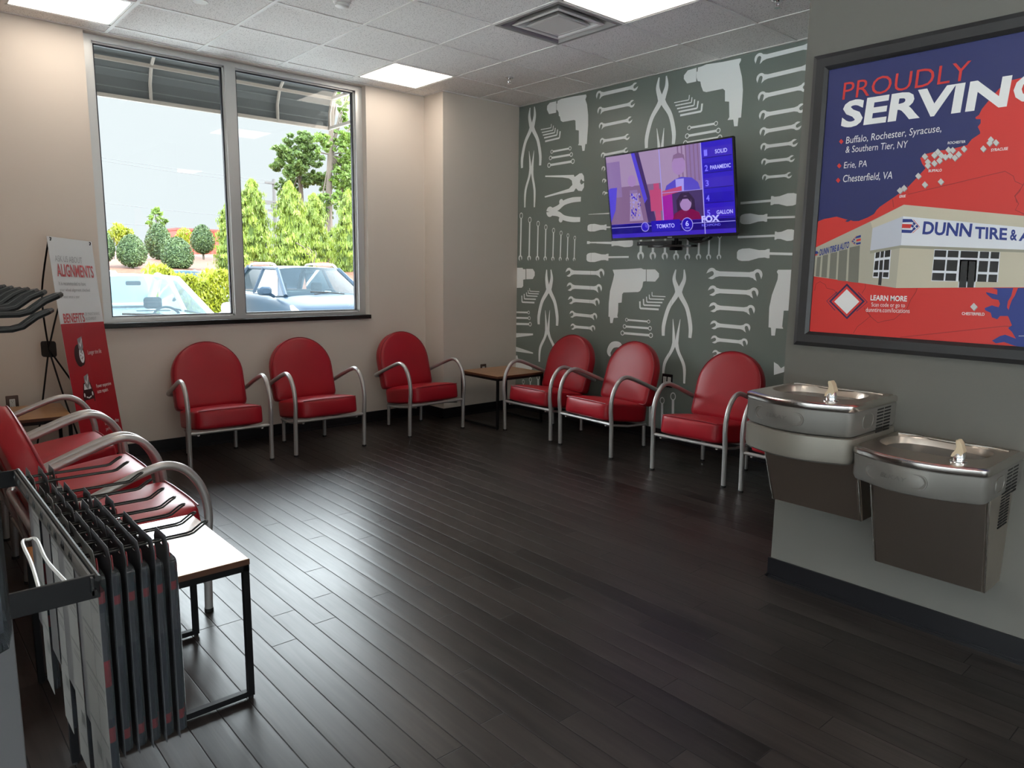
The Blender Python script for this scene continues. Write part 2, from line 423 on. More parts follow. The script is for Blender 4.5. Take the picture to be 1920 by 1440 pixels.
for lo, hi in (((XL, YW-0.02, ZC-0.006), (XC, YW, ZC)), ((XC, YC-0.02, ZC-0.006), (XM, YC, ZC)), ((XC-0.02, YC-0.02, ZC-0.006), (XC, YW, ZC)), ((XM-0.02, YP, ZC-0.006), (XM, YC, ZC))):
    mb.box(lo, hi)
struct('trim_2', mb, M_grid, smooth=False)
struct('ceiling_roof', MB().box((X0-0.2, Y0-0.2, 3.75), (XM+0.2, YW+0.2, 4.0)), M_white, smooth=False)

def baseboard(name, runs):
    """black cove base: a thin board with a small toe; runs of (x0, y0, x1, y1, nx, ny)"""
    mb = MB()
    for x0, y0, x1, y1, nx, ny in runs:
        for t, z0, z1 in ((0.010, 0.0, 0.100), (0.022, 0.0, 0.010), (0.015, 0.0, 0.018)):
            xs = sorted((x0, x1, x0+nx*t, x1+nx*t)); ys = sorted((y0, y1, y0+ny*t, y1+ny*t))
            mb.box((xs[0], ys[0], z0), (xs[-1], ys[-1], z1))
    struct(name, mb, M_base, smooth=False)
baseboard('baseboard_back', [(XL, YW, XC, YW, 0, -1)])
baseboard('baseboard_corner', [(XC, YC, XC, YW, -1, 0), (XC-0.01, YC, XM, YC, 0, -1)])
baseboard('baseboard_right', [(XM, Y0, XM, YC, -1, 0)])
baseboard('baseboard_partition', [(XP, Y0, XP, YP, -1, 0), (XP-0.01, YP, XP+0.15, YP, 0, 1)])
baseboard('baseboard_left', [(XL, 2.6, XL, YW, 1, 0)])

# the window: aluminium frame, mullion, gaskets, two panes; black sill board
FY0, FY1, FB, FT = 6.272, 6.365, 0.066, 0.040
mb = MB()
mb.box((WX0, FY0, WZ0+0.04), (WX0+FB, FY1, WZ1-FT)); mb.box((WX1-FB, FY0, WZ0+0.04), (WX1, FY1, WZ1-FT))
mb.box((WX0, FY0, WZ1-FT), (WX1, FY1, WZ1)); mb.box((WX0, FY0, WZ0), (WX1, FY1, WZ0+0.04))
mb.box((2.365, FY0+0.001, WZ0+0.04), (2.452, FY1, WZ1-FT))
for x0, x1 in ((WX0+FB, 2.365), (2.452, WX1-FB)):              # bright glazing beads
    for lo, hi in (((x0, 6.30, WZ0+0.04), (x0+0.012, 6.352, WZ1-FT)), ((x1-0.012, 6.30, WZ0+0.04), (x1, 6.352, WZ1-FT)), ((x0, 6.30, WZ1-FT-0.012), (x1, 6.352, WZ1-FT)), ((x0, 6.30, WZ0+0.04), (x1, 6.352, WZ0+0.052))):
        mb.box(lo, hi)
win = struct('window_1', mb, M_alu, smooth=False)
mb = MB()
for x0, x1 in ((WX0+FB+0.012, 2.353), (2.464, WX1-FB-0.012)):
    for lo, hi in (((x0, 6.312, WZ0+0.052), (x0+0.010, 6.34, WZ1-FT-0.012)), ((x1-0.010, 6.312, WZ0+0.052), (x1, 6.34, WZ1-FT-0.012)), ((x0, 6.312, WZ1-FT-0.022), (x1, 6.34, WZ1-FT-0.012)), ((x0, 6.312, WZ0+0.052), (x1, 6.34, WZ0+0.060))):
        mb.box(lo, hi)
mb.build('gasket', M_gasket, win, smooth=False)
for x0, x1 in ((WX0+FB+0.018, 2.347), (2.47, WX1-FB-0.018)):
    p = MB(); p.box((x0, 6.328, WZ0+0.055), (x1, 6.334, WZ1-FT-0.018)); p.build('glass_pane', M_glass, win, smooth=False)
struct('trim_3', MB().box((WX0-0.012, YW-0.03, WZ0-0.026), (WX1+0.004, FY0+0.002, WZ0+0.012)), M_sill, smooth=False, bevel=0.004)
mb = MB()
for k in range(5):
    x = SX0 + (SX1-SX0)*k/4
    mb.box((max(SX0, x-0.04), Y0-0.14, SZ0+0.06), (min(SX1, x+0.04), Y0-0.06, SZ1-0.06))
mb.box((SX0, Y0-0.14, SZ0), (SX1, Y0-0.06, SZ0+0.06)); mb.box((SX0, Y0-0.14, SZ1-0.06), (SX1, Y0-0.06, SZ1))
w2 = struct('window_2', mb, M_alu, smooth=False)
for k in range(4):
    a = SX0 + (SX1-SX0)*k/4 + 0.04; b = SX0 + (SX1-SX0)*(k+1)/4 - 0.04
    MB().box((a, Y0-0.104, SZ0+0.06), (b, Y0-0.098, SZ1-0.06)).build('glass_pane', M_glass, w2, smooth=False)

mb = MB()
for k in range(7):
    y = TY0 + (TY1-TY0)*k/6; mb.box((X0-0.14, max(TY0, y-0.04), TZ0+0.06), (X0-0.06, min(TY1, y+0.04), TZ1-0.06))
mb.box((X0-0.14, TY0, TZ0), (X0-0.06, TY1, TZ0+0.06)); mb.box((X0-0.14, TY0, TZ1-0.06), (X0-0.06, TY1, TZ1))
w3 = struct('added_window_3', mb, M_alu, smooth=False)  # unseen window, added for daylight on the mural and partition
for k in range(6):
    a = TY0 + (TY1-TY0)*k/6 + 0.04; b = TY0 + (TY1-TY0)*(k+1)/6 - 0.04
    MB().box((X0-0.104, a, TZ0+0.06), (X0-0.098, b, TZ1-0.06)).build('glass_pane', M_glass, w3, smooth=False)

# ------------------------------------------------------------------ ceiling lights, vent, sprinklers
M_lamp = mat('lit_diffuser', (0.9, 0.88, 0.84), 0.4, emit=(1.0, 0.90, 0.78), estr=4.3)
M_lampframe = mat('white_lamp_frame', (0.7, 0.69, 0.67), 0.4)
LL = ['flat square ceiling light panel in the corner above the window and the pillar', 'square ceiling light panel at the top left edge of the picture',
      'large bright ceiling light panel beside the square air vent', 'square ceiling light panel over the left row of red chairs', 'square ceiling light panel over the display rack',
      'square ceiling light panel behind the camera nearest the partition', 'square ceiling light panel behind the camera in the middle of the shop', 'square ceiling light panel at the shop side wall',
      'square ceiling light panel by the shop front glazing right', 'square ceiling light panel by the shop front glazing left', 'square ceiling light panel behind the grey partition']
for p, lb in zip(LIGHT_AT, LL):
    i, j = cell(*p); x0, x1, y0, y1 = GX[i]+0.012, GX[i+1]-0.012, GY[j]+0.012, GY[j+1]-0.012
    t = thing('ceiling_light', lb, 'ceiling light', ((x0+x1)/2, (y0+y1)/2, ZC), group='ceiling light panels')
    mb = MB()
    for lo, hi in (((x0, y0, ZC-0.002), (x0+0.016, y1, ZC+0.05)), ((x1-0.016, y0, ZC-0.002), (x1, y1, ZC+0.05)), ((x0, y0, ZC-0.002), (x1, y0+0.016, ZC+0.05)), ((x0, y1-0.016, ZC-0.002), (x1, y1, ZC+0.05)), ((x0, y0, ZC+0.045), (x1, y1, ZC+0.06))):
        mb.box(lo, hi)
    mb.build('lamp_frame', M_lampframe, t, smooth=False)
    MB().box((x0+0.016, y0+0.016, ZC+0.002), (x1-0.016, y1-0.016, ZC+0.008)).build('diffuser', M_lamp, t, smooth=False)
i, j = cell(*VENT_AT); vx, vy = (GX[i]+GX[i+1])/2, (GY[j]+GY[j+1])/2
t = thing('ceiling_vent', 'square metal air supply vent with nested louvre rings in the ceiling', 'air vent', (vx, vy, ZC))
M_vent = mat('vent_white_metal', (0.72, 0.70, 0.68), 0.4)
M_ventin = mat('vent_galvanised', (0.34, 0.33, 0.32), 0.45, metal=0.3)
def sq(h, z): return [(vx-h, vy-h, z), (vx+h, vy-h, z), (vx+h, vy+h, z), (vx-h, vy+h, z)]
mb = MB(); mb.loft([sq(0.312, ZC+0.0), sq(0.312, ZC-0.006), sq(0.285, ZC-0.006), sq(0.20, ZC+0.085), sq(0.20, ZC+0.17)], False, True); mb.build('housing', M_ventin, t, smooth=False)
for h, z, hh in ((0.228, -0.004, 0.055), (0.158, -0.010, 0.05)):
    mb = MB(); mb.loft([sq(h, ZC+z), sq(h-0.016, ZC+z-0.004), sq(h-0.03, ZC+z), sq(h-0.062, ZC+z+hh), sq(h-0.056, ZC+z+hh+0.002), sq(h-0.006, ZC+z+0.006)], False, False)
    mb.loft([sq(h-0.006, ZC+z+0.006), sq(h, ZC+z)], False, False)
    mb.build('louvre_ring', M_vent, t, smooth=False)
mb = MB(); mb.loft([sq(0.150, ZC-0.012), sq(0.138, ZC-0.015), sq(0.125, ZC-0.010), sq(0.035, ZC+0.036), sq(0.03, ZC+0.036)], True, True); mb.build('centre_cone', M_vent, t, smooth=False)
mb = MB(); mb.lathe([(0.105, ZC+0.10), (0.115, ZC+0.06), (0.108, ZC+0.06), (0.10, ZC+0.10)], (vx, vy, 0)); mb.build('duct_collar', M_dark, t)
mb = MB(); mb.lathe([(0.035, 0.0), (0.036, -0.004), (0.004, -0.006)], (vx, vy, ZC+0.034)); mb.build('damper_disc', M_grid, t)
def sprinkler(x, y, label):
    t = thing('fire_sprinkler', label, 'sprinkler', (x, y, ZC), group='ceiling sprinklers')
    MB().lathe([(0.038, 0), (0.040, -0.006), (0.026, -0.012), (0.012, -0.012), (0.012, 0)], (x, y, ZC)).build('escutcheon', M_chrome, t)
    mb = MB(); mb.tube([(x, y, ZC-0.01), (x, y, ZC-0.03)], 0.008)
    for s in (-1, 1): mb.tube([(x+s*0.007, y, ZC-0.025), (x+s*0.012, y, ZC-0.035), (x+s*0.004, y, ZC-0.05)], 0.0025, 6)
    mb.build('sprinkler_head', M_chrome, t)
    MB().lathe([(0.003, -0.05), (0.019, -0.05), (0.019, -0.053), (0.003, -0.053)], (x, y, ZC), 16).build('deflector', M_chrome, t)
sprinkler(4.42, 5.08, 'small chrome fire sprinkler on the ceiling tile near the mural corner')
sprinkler(4.40, 2.53, 'small chrome fire sprinkler at the top edge of the picture near the grey partition')
p = on_plane(376, 3, 2, ZC)
t = thing('ceiling_speaker', 'small round recessed downlight with a dark centre in a ceiling tile above the window', 'downlight', (p.x, p.y, ZC))
MB().lathe([(0.030, -0.002), (0.045, -0.004), (0.047, 0.0), (0.030, 0.0)], (p.x, p.y, ZC)).build('trim_ring', M_grid, t)
MB().lathe([(0.031, -0.001), (0.02, 0.0), (0.005, 0.001)], (p.x, p.y, ZC)).build('lens', M_dark, t)
t.name = 'recessed_downlight'
p = on_plane(641, 1, 2, ZC)
t = thing('smoke_detector', 'round white smoke detector on the ceiling above the right half of the window', 'smoke detector', (p.x, p.y, ZC))
MB().lathe([(0.055, 0), (0.056, -0.012), (0.05, -0.02)], (p.x, p.y, ZC), 24).build('base', M_grid, t)
MB().lathe([(0.042, -0.018), (0.044, -0.036), (0.03, -0.043), (0.005, -0.043)], (p.x, p.y, ZC), 24).build('cover', M_lampframe, t)

# ------------------------------------------------------------------ the tool mural on the right wall (s runs to the viewer's right, z up)
def wm(px, py):
    q = on_plane(px, py, 0, XM); return (-q.y, q.z)
mural = Art(lambda s, z, l: (XM - 0.0006 - l, -s, z), 0.0003)
def crop(x0, y0, k): return lambda x, y: wm(x0 + x*k, y0 + y*k)
KA, KB, KC, KD = crop(960, 60, 280/1440), crop(1200, 60, 340/1749), crop(960, 320, 200/758), crop(1140, 460, 360/1851)
KE, KF = crop(860, 600, 0.21875), crop(1220, 0, 700/1920)
W_ = M_muralw
def rad(K, x, y, r): a = K(x, y); b = K(x, y+r); return math.hypot(a[0]-b[0], a[1]-b[1])
def jaw(c, R, th, gap=0.42):
    th = math.radians(th); a = math.asin(gap) ; out = []
    for k in range(25):
        q = th + a + (2*PI-2*a)*k/24
        rr = R*(1.12 if k in (0, 24) else 1.0)
        out.append((c[0]+rr*math.cos(q), c[1]+rr*math.sin(q)))
    d = (math.cos(th), math.sin(th)); n = (-d[1], d[0])
    for k in range(9):
        q = -PI/2 + PI*k/8
        out.append((c[0] - d[0]*R*(0.02+0.42*math.cos(q)) + n[0]*R*gap*math.sin(q)*1.0, c[1] - d[1]*R*(0.02+0.42*math.cos(q)) + n[1]*R*gap*math.sin(q)))
    mural.poly(out, W_, 1)
def spanner(K, a, b, r, t1, t2, r2=None):
    A, B = K(*a), K(*b); R = rad(K, a[0], a[1], r); R2 = rad(K, b[0], b[1], r2 or r)
    L = math.hypot(B[0]-A[0], B[1]-A[1]); d = ((B[0]-A[0])/L, (B[1]-A[1])/L)
    jaw(A, R, t1); jaw(B, R2, t2)
    mural.stroke([(A[0]+d[0]*R*0.75, A[1]+d[1]*R*0.75), (A[0]+d[0]*R*1.6, A[1]+d[1]*R*1.6), (B[0]-d[0]*R2*1.6, B[1]-d[1]*R2*1.6), (B[0]-d[0]*R2*0.75, B[1]-d[1]*R2*0.75)], [R*1.25, R*0.86, R2*0.86, R2*1.25], W_)
def rings(K, a, b, r):
    A, B = K(*a), K(*b); R = rad(K, a[0], a[1], r)
    L = math.hypot(B[0]-A[0], B[1]-A[1]); d = ((B[0]-A[0])/L, (B[1]-A[1])/L)
    for c in (A, B): mural.disc(c, R, W_, 1, R*0.66)
    mural.stroke([(A[0]+d[0]*R*0.9, A[1]+d[1]*R*0.9), (B[0]-d[0]*R*0.9, B[1]-d[1]*R*0.9)], R*0.95, W_)
def combo(K, a, b, r, rb, up=True):
    A, B = K(*a), K(*b); R = rad(K, a[0], a[1], r); R2 = rad(K, b[0], b[1], rb)
    L = math.hypot(B[0]-A[0], B[1]-A[1]); d = ((B[0]-A[0])/L, (B[1]-A[1])/L)
    mural.disc(A, R, W_, 1, R*0.72, sy=1.25); jaw(B, R2, -78)
    mural.stroke([(A[0]+d[0]*R*1.1, A[1]+d[1]*R*1.1), (B[0]-d[0]*R2*0.7, B[1]-d[1]*R2*0.7)], R2*0.72, W_)
def lkey(K, p, w):
    P = [K(*q) for q in p]; c = P[1]
    f = lambda a, t: (c[0]+(a[0]-c[0])*t, c[1]+(a[1]-c[1])*t)
    mural.stroke([P[0], f(P[0], 0.12), f(P[0], 0.03), f(P[2], 0.08), f(P[2], 0.25), P[2]], w, W_)
def pliers(K, t1, t2, c, e1, e2, r, cut=None):
    T1, T2, Cc, E1, E2 = K(*t1), K(*t2), K(*c), K(*e1), K(*e2); w = rad(K, c[0], c[1], r)
    mid = ((T1[0]+T2[0])/2, (T1[1]+T2[1])/2); hh = mid[1]-Cc[1]
    B = (Cc[0], Cc[1] + 0.18*hh)
    for T, s in ((T1, -1), (T2, 1)):
        P1 = (B[0]+s*abs(T[0]-mid[0])*1.25, B[1]+0.45*hh); P2 = (B[0]+s*w*0.55, B[1]+0.12*hh); P3 = (B[0]+s*w*0.25, B[1]-0.03*hh)
        mural.stroke([T, P1, P2, P3], [w*0.30, w*0.85, w*1.15, w*1.3], W_, smooth=5)
    for E, s in ((E1, -1), (E2, 1)):
        d = (E[0]-B[0], E[1]-B[1])
        mural.stroke([(B[0]-s*w*0.2, B[1]+0.10*hh), (B[0]+d[0]*0.16+s*w*0.1, B[1]+d[1]*0.12), (B[0]+d[0]*0.62+s*w*0.25, B[1]+d[1]*0.38), (B[0]+d[0]*0.98+s*w*0.05, B[1]+d[1]*0.75), E], [w*1.5, w*1.15, w*0.95, w*0.95, w*0.75], W_, smooth=5)
def needle(K, t1, t2, c, e1, e2, r):
    T1, T2, J, E1, E2 = K(*t1), K(*t2), K(*c), K(*e1), K(*e2); w = rad(K, c[0], c[1], r)
    for T, s in ((T1, -1), (T2, 1)):
        mural.stroke([T, ((T[0]*0.4+J[0]*0.6)+s*w*0.15, T[1]*0.4+J[1]*0.6), (J[0]+s*w*0.35, J[1])], [w*0.12, w*0.75, w*1.0], W_)
    for E, s in ((E1, -1), (E2, 1)):
        d = (E[0]-J[0], E[1]-J[1])
        mural.stroke([(J[0]+s*w*0.3, J[1]+w*0.3), (J[0]+d[0]*0.30+s*w*0.1, J[1]+d[1]*0.18), (J[0]+d[0]*0.85+s*w*0.2, J[1]+d[1]*0.55), E], [w*1.2, w*0.85, w*0.85, w*0.55], W_, smooth=5)
def shape(K, pts, lay=1): mural.poly([K(*p) for p in pts], W_, lay)
def driver(K, a, b, tip, r):
    """screwdriver: handle from a to b, shaft on to tip"""
    A, B, T = K(*a), K(*b), K(*tip); w = 2*rad(K, a[0], a[1], r)
    f = lambda t: (A[0]+(B[0]-A[0])*t, A[1]+(B[1]-A[1])*t)
    mural.stroke([A, f(0.05), f(0.16), f(0.38), f(0.68), f(0.86), f(0.94), B], [w*0.5, w*0.82, w*0.98, w, w*0.62, w*0.58, w*0.72, w*0.72], W_)
    mural.stroke([B, T], w*0.2, W_)
# upper left group
pliers(KA, (175, 730), (217, 720), (192, 945), (97, 1312), (272, 1287), 40)
needle(KA, (165, 1148), (213, 1143), (187, 1330), (124, 1692), (216, 1690), 34)
shape(KA, [(440,665),(475,645),(600,620),(715,602),(720,620),(708,650),(725,700),(735,800),(735,900),(722,1080),(708,1082),(700,1145),(680,1148),(672,1095),(637,1092),(645,1075),(645,950),(615,945),(612,855),(600,848),(490,868),(470,855),(462,815),(452,810),(450,775),(437,752),(430,752),(430,690),(438,690)])
shape(KA, [(428,667),(365,682),(340,712),(338,750),(358,792),(426,778)])
for p, w in (([(278,942),(378,923),(380,887)], .008), ([(288,970),(396,947),(400,903)], .010), ([(298,995),(413,970),(418,925)], .012), ([(310,1022),(434,993),(440,940)], .014), ([(320,1055),(458,1022),(465,957)], .017)): lkey(KA, p, w)
for a, b, r in (((385,1155),(560,1122),19), ((372,1215),(572,1182),21), ((358,1285),(587,1247),24)): rings(KA, a, b, r)
for a, b, r in (((840,607),(1185,528),40), ((850,757),(1157,692),36), ((862,905),(1135,848),33), ((870,1052),(1112,1012),30), ((878,1188),(1100,1142),27), ((882,1318),(1085,1280),24), ((886,1435),(1070,1405),22), ((888,1555),(1060,1530),20)):
    spanner(KA, a, b, r, -108, 25)
# second column above the television
pliers(KB, (185, 438), (255, 423), (208, 690), (62, 1120), (322, 1082), 50)
needle(KB, (163, 930), (232, 926), (200, 1180), (110, 1560), (270, 1560), 40)
for p, w in (([(330,682),(472,655),(477,608)], .008), ([(342,710),(497,680),(502,630)], .010), ([(358,740),(522,708),(528,650)], .012), ([(373,770),(552,735),(562,665)], .014), ([(388,805),(592,765),(600,690)], .017)): lkey(KB, p, w)
for a, b, r in (((475,925),(733,882),22), ((455,1003),(755,950),25), ((438,1072),(770,1018),27)): rings(KB, a, b, r)
shape(KB, [(560,342),(600,330),(640,312),(800,288),(960,255),(975,255),(975,275),(957,310),(965,350),(985,440),(993,560),(985,700),(975,825),(950,828),(942,908),(908,910),(900,845),(845,850),(862,820),(860,672),(820,670),(820,565),(800,548),(640,580),(610,572),(590,520),(583,478),(556,474),(546,440),(546,385),(556,380)])
shape(KB, [(546,345),(462,370),(425,418),(423,452),(455,497),(543,478)])
for a, b, r in (((1150,255),(1655,130),52), ((1165,445),(1632,335),48), ((1178,620),(1590,530),46), ((1188,800),(1555,735),45), ((1190,960),(1520,905),41), ((1195,1107),(1487,1070),37), ((1200,1252),(1462,1222),33), ((1205,1402),(1437,1382),30)):
    spanner(KB, a, b, r, -105, 25)
# middle band
shape(KC, [(237,35),(440,30),(445,45),(460,35),(480,20),(498,18),(511,38),(514,75),(503,74),(494,60),(486,68),(484,84),(492,98),(500,96),(512,84),(512,118),(497,145),(472,143),(455,125),(440,148),(330,168),(235,192),(232,182),(330,152),(405,128),(430,100),(425,70),(405,55),(360,48),(237,45)])
cc = KC(270, 292); mural.disc(cc, rad(KC, 270, 292, 37), W_, 1); mural.poly([KC(226,283), KC(268,293), KC(226,297)], M_mural, 2)
mural.stroke([KC(285,285), KC(330,262), KC(370,228), KC(430,208), KC(490,203)], [.055,.05,.05,.05,.045], W_, smooth=5)
mural.stroke([KC(285,300), KC(330,308), KC(370,335), KC(430,347), KC(485,347)], [.055,.05,.05,.05,.045], W_, smooth=5)
for q in ((350,222),(347,348)): mural.disc(KC(*q), 0.028, W_, 1)
for k, ((x, y), xb) in enumerate(zip(((66,320),(127,350),(186,377),(241,402),(296,425),(349,444),(398,462),(447,478)), (60,122,181,236,291,343,393,442))):
    combo(KC, (x, y), (xb, 620+k*1.5), 18-k*0.9, 20-k*1.1)
mural.stroke([KC(543,311), KC(760,300)], [.004, .016], W_); driver(KC, (537,407), (672,402), (860,398), 27)
mural.stroke([KC(533,511), KC(552,511), KC(553,511), KC(720,510)], [.026,.026,.014,.014], W_); driver(KC, (860,515), (708,517), (600,512), 28)
driver(KC, (530,617), (686,615), (830,613), 33)
for k, (x, y) in enumerate(((315,100),(432,100),(548,103),(656,108),(765,110),(873,110),(970,112),(1070,112))):
    combo(KD, (x+8, -250+k*22), (x, y), 40-k*2.2, 41-k*2.2)
driver(KF, (756,1024), (618,1032), (462,1045), 33); driver(KF, (460,1128), (600,1120), (790,1114), 27); driver(KF, (742,1208), (638,1212), (448,1220), 30); driver(KF, (444,1312), (612,1304), (790,1308), 32)
# lower band
shape(KC, [(20,690),(75,690),(80,700),(97,700),(97,772),(80,775),(80,820),(70,832),(20,833)]); shape(KC, [(102,698),(148,698),(162,720),(162,745),(148,770),(102,772)])
for p, w in (([(195,860),(127,856),(125,835)], .008), ([(190,876),(117,872),(115,850)], .010), ([(182,893),(105,889),(103,865)], .012), ([(170,914),(88,911),(87,875)], .014), ([(160,938),(72,934),(70,888)], .017)): lkey(KC, p, w)
for y, x, r in ((1008,118,12), (1048,123,13), (1091,129,15)): rings(KC, (-40, y-4), (x, y), r)
pliers(KC, (247, 703), (277, 703), (262, 862), (190, 1092), (320, 1102), 30)
needle(KC, (237, 992), (269, 992), (251, 1150), (194, 1358), (308, 1360), 26)
for a, b, r in (((405,722),(633,728),32), ((412,825),(617,836),30), ((420,920),(602,933),28), ((428,1020),(587,1036),25), ((433,1108),(575,1120),22)):
    spanner(KC, a, b, r, 205, -68)
mural.stroke([KC(-10,1172), KC(20,1170), KC(150,1163)], [.055,.05,.018], W_); mural.stroke([KC(-10,1258), KC(20,1266), KC(150,1297)], [.06,.055,.014], W_)
shape(KC, [(10,1320),(38,1312),(48,1350),(100,1362),(130,1385),(146,1410),(125,1420),(60,1408),(10,1395)])
shape(KD, [(45,235),(200,228),(320,220),(345,232),(366,232),(366,345),(340,350),(332,400),(310,440),(290,450),(150,455),(138,470),(132,552),(100,555),(97,640),(90,680),(97,697),(55,700),(45,750),(22,750),(18,690),(5,688),(8,560),(20,440),(50,330),(60,280)])
shape(KD, [(372,232),(455,232),(492,270),(492,305),(455,350),(372,348)])
for p, w in (([(555,495),(425,489),(425,450)], .008), ([(540,522),(400,517),(398,475)], .010), ([(525,552),(375,547),(372,495)], .012), ([(505,582),(345,576),(342,517)], .014), ([(490,618),(310,607),(308,540)], .017)): lkey(KD, p, w)
for a, b, r in (((180,718),(392,735),18), ((160,782),(405,800),21), ((140,845),(413,868),24)): rings(KD, a, b, r)
pliers(KD, (655, 233), (735, 233), (680, 480), (533, 872), (790, 893), 46)
needle(KD, (627, 710), (697, 713), (648, 960), (530, 1290), (735, 1332), 40)
for a, b, r in (((1000,272),(1440,285),55), ((1010,437),(1405,457),50), ((1017,597),(1375,622),47), ((1024,767),(1335,795),42), ((1027,907),(1313,935),38), ((1037,1042),(1290,1070),34), ((1042,1172),(1260,1200),30)):
    spanner(KD, a, b, r, 205, -68)
shape(KD, [(1640,235),(1830,235),(1830,630),(1695,630),(1680,780),(1690,805),(1620,800),(1610,870),(1575,870),(1572,795),(1548,790),(1555,600),(1580,480),(1635,330),(1640,280),(1628,255)])
combo(KE, (1838, 655), (1835, 1010), 28, 34); combo(KE, (1745, 690), (1742, 1000), 24, 30); combo(KE, (752, 470), (750, 690), 22, 24); combo(KE, (682, 490), (680, 690), 19, 22); combo(KE, (615, 512), (613, 690), 17, 20); combo(KE, (555, 530), (553, 690), 15, 18)
combo(KE, (1640, 720), (1636, 1000), 22, 27)
mural.stroke([KE(1395,270), KE(1380,215), KE(1320,215), KE(1288,270), KE(1300,310)], [.02,.05,.06,.05,.02], W_, smooth=5)
shape(KD, [(1600,1125),(1640,1150),(1668,1185),(1700,1165),(1720,1215),(1600,1250)])
for px_ in (1108, 1262):                                          # wallpaper seams
    s0 = wm(px_, 500)[0]; mural.rect(s0-0.0008, 0.1, s0+0.0008, 3.17, M_seam, 3)
o = mural.build('tool_mural', wr_)

# ------------------------------------------------------------------ armchairs (front towards -y)
def make_chair():
    t = thing('armchair', 'x', 'chair')
    # seat cushion: a puffed slab, tilted back
    bm = bmesh.new()
    W2, D2, T2 = 0.25, 0.258, 0.078
    n = 10
    def cushion(sx, sy, sz, name, m, M, puff):
        bm = bmesh.new(); bmesh.ops.create_cube(bm, size=2.0)
        bmesh.ops.subdivide_edges(bm, edges=bm.edges[:], cuts=7, use_grid_fill=True)
        r = 0.03
        for v in bm.verts:
            x, y, z = v.co
            p = Vector((x*sx, y*sy, z*sz))
            core = Vector((max(-sx+r, min(sx-r, p.x)), max(-sy+r, min(sy-r, p.y)), max(-sz+r, min(sz-r, p.z))))
            d = p - core
            q = core + (d.normalized()*r if d.length > 1e-6 else d)
            k = max(0, 1-x*x)*max(0, 1-y*y)
            q.z += puff*k*(1 if z > 0 else -0.3)*(abs(z))
            q.y += -0.010*max(0, 1-x*x)*max(0, 1-z*z)*(1 if y < 0 else 0)*abs(y)
            v.co = M @ q
        me = bpy.data.meshes.new(name); bmesh.ops.recalc_face_normals(bm, faces=bm.faces)
        for f in bm.faces: f.smooth = True
        bm.to_mesh(me); bm.free(); me.materials.append(m)
        o = bpy.data.objects.new(name, me); C.objects.link(o); o.parent = t
        o.modifiers.new('round', 'SUBSURF').levels = 1; o.modifiers['round'].render_levels = 1
        return o
    Ms = Matrix.Translation((0, -0.022, 0.340)) @ Matrix.Rotation(math.radians(-8.3), 4, 'X')
    seat = cushion(0.252, 0.262, 0.079, 'seat', M_red, Ms, 0.014)
    mb = MB()
    ring = [Ms @ Vector((sx*0.249, y, 0.074)) for sx, y in ((-1, 0.24), (-1, -0.24))] 
    top = [Ms @ Vector(p) for p in ((-0.226, -0.262, 0.066), (0.226, -0.262, 0.066))]
    mb.tube([Ms @ Vector(p) for p in ((-0.228, -0.2585, 0.0655), (-0.1, -0.262, 0.0685), (0.1, -0.262, 0.0685), (0.228, -0.2585, 0.0655))], 0.0035, 6)
    mb.build('piping', M_redpipe, seat, local=True)
    # backrest: arched pad
    tl = math.radians(17); w, hs, th = 0.272, 0.27, 0.088
    out = [(-w+0.03, 0), (w-0.03, 0), (w-0.008, 0.01), (w, 0.035)]
    for k in range(25):
        a = PI*k/24; out.append((w*math.cos(a), hs + 0.272*math.sin(a)))
    out += [(-w, 0.035), (-w+0.008, 0.01)]
    cx, cy = 0.0, 0.27
    def lay(s, d): return [Vector((cx+(u-cx)*s, d, cy+(v-cy)*s)) for u, v in out]
    Mb = Matrix.Translation((0, 0.172, 0.385)) @ Matrix.Rotation(-tl, 4, 'X')
    rings = [lay(0.0, -0.012), lay(0.5, -0.011), lay(0.86, -0.006), lay(0.95, 0.0), lay(0.985, 0.009), lay(1.0, 0.022), lay(1.0, th-0.014), lay(0.985, th-0.004), lay(0.95, th), lay(0.0, th)]
    mb = MB(); mb.loft([[Mb @ p for p in r] for r in rings], False, False)
    back = mb.build('backrest', M_red, t, local=True, angle=60)
    MB().tube([Mb @ p for p in lay(0.978, 0.004)], 0.0035, 6, closed=True).build('piping', M_redpipe, back, local=True)
    # tubular frame
    for s in (-1, 1):
        P = [(s*0.255, 0.322, 0.492), (s*0.288, 0.312, 0.496), (s*0.302, 0.275, 0.512), (s*0.302, 0.09, 0.586), (s*0.302, -0.06, 0.641), (s*0.302, -0.135, 0.652), (s*0.302, -0.20, 0.625), (s*0.302, -0.25, 0.562), (s*0.302, -0.276, 0.49), (s*0.302, -0.284, 0.41), (s*0.302, -0.278, 0.34), (s*0.302, -0.272, 0.29)]
        MB().tube(catmull(P, 5), 0.0172, 12).build('arm', M_silver, t, local=True)
        lg = MB().tube([(s*0.302, -0.272, 0.29), (s*0.302, -0.265, 0.012)], [0.0172, 0.0165], 12).build('leg', M_silver, t, local=True)
        MB().tube([(s*0.302, -0.265, 0.014), (s*0.302, -0.265, 0.0)], 0.0185, 12).build('foot_cap', M_rub, lg, local=True)
        lg = MB().tube([(s*0.187, 0.255, 0.222), (s*0.187, 0.263, 0.012)], 0.0155, 12).build('leg', M_silver, t, local=True)
        MB().tube([(s*0.187, 0.263, 0.014), (s*0.187, 0.263, 0.0)], 0.0168, 12).build('foot_cap', M_rub, lg, local=True)
    MB().tube([(-0.262, 0.322, 0.492), (0.262, 0.322, 0.492)], 0.0165, 12).build('back_bar', M_silver, t, local=True)
    mb = MB()
    mb.tube([(-0.302, -0.270, 0.283), (0.302, -0.270, 0.283)], 0.0125, 10)
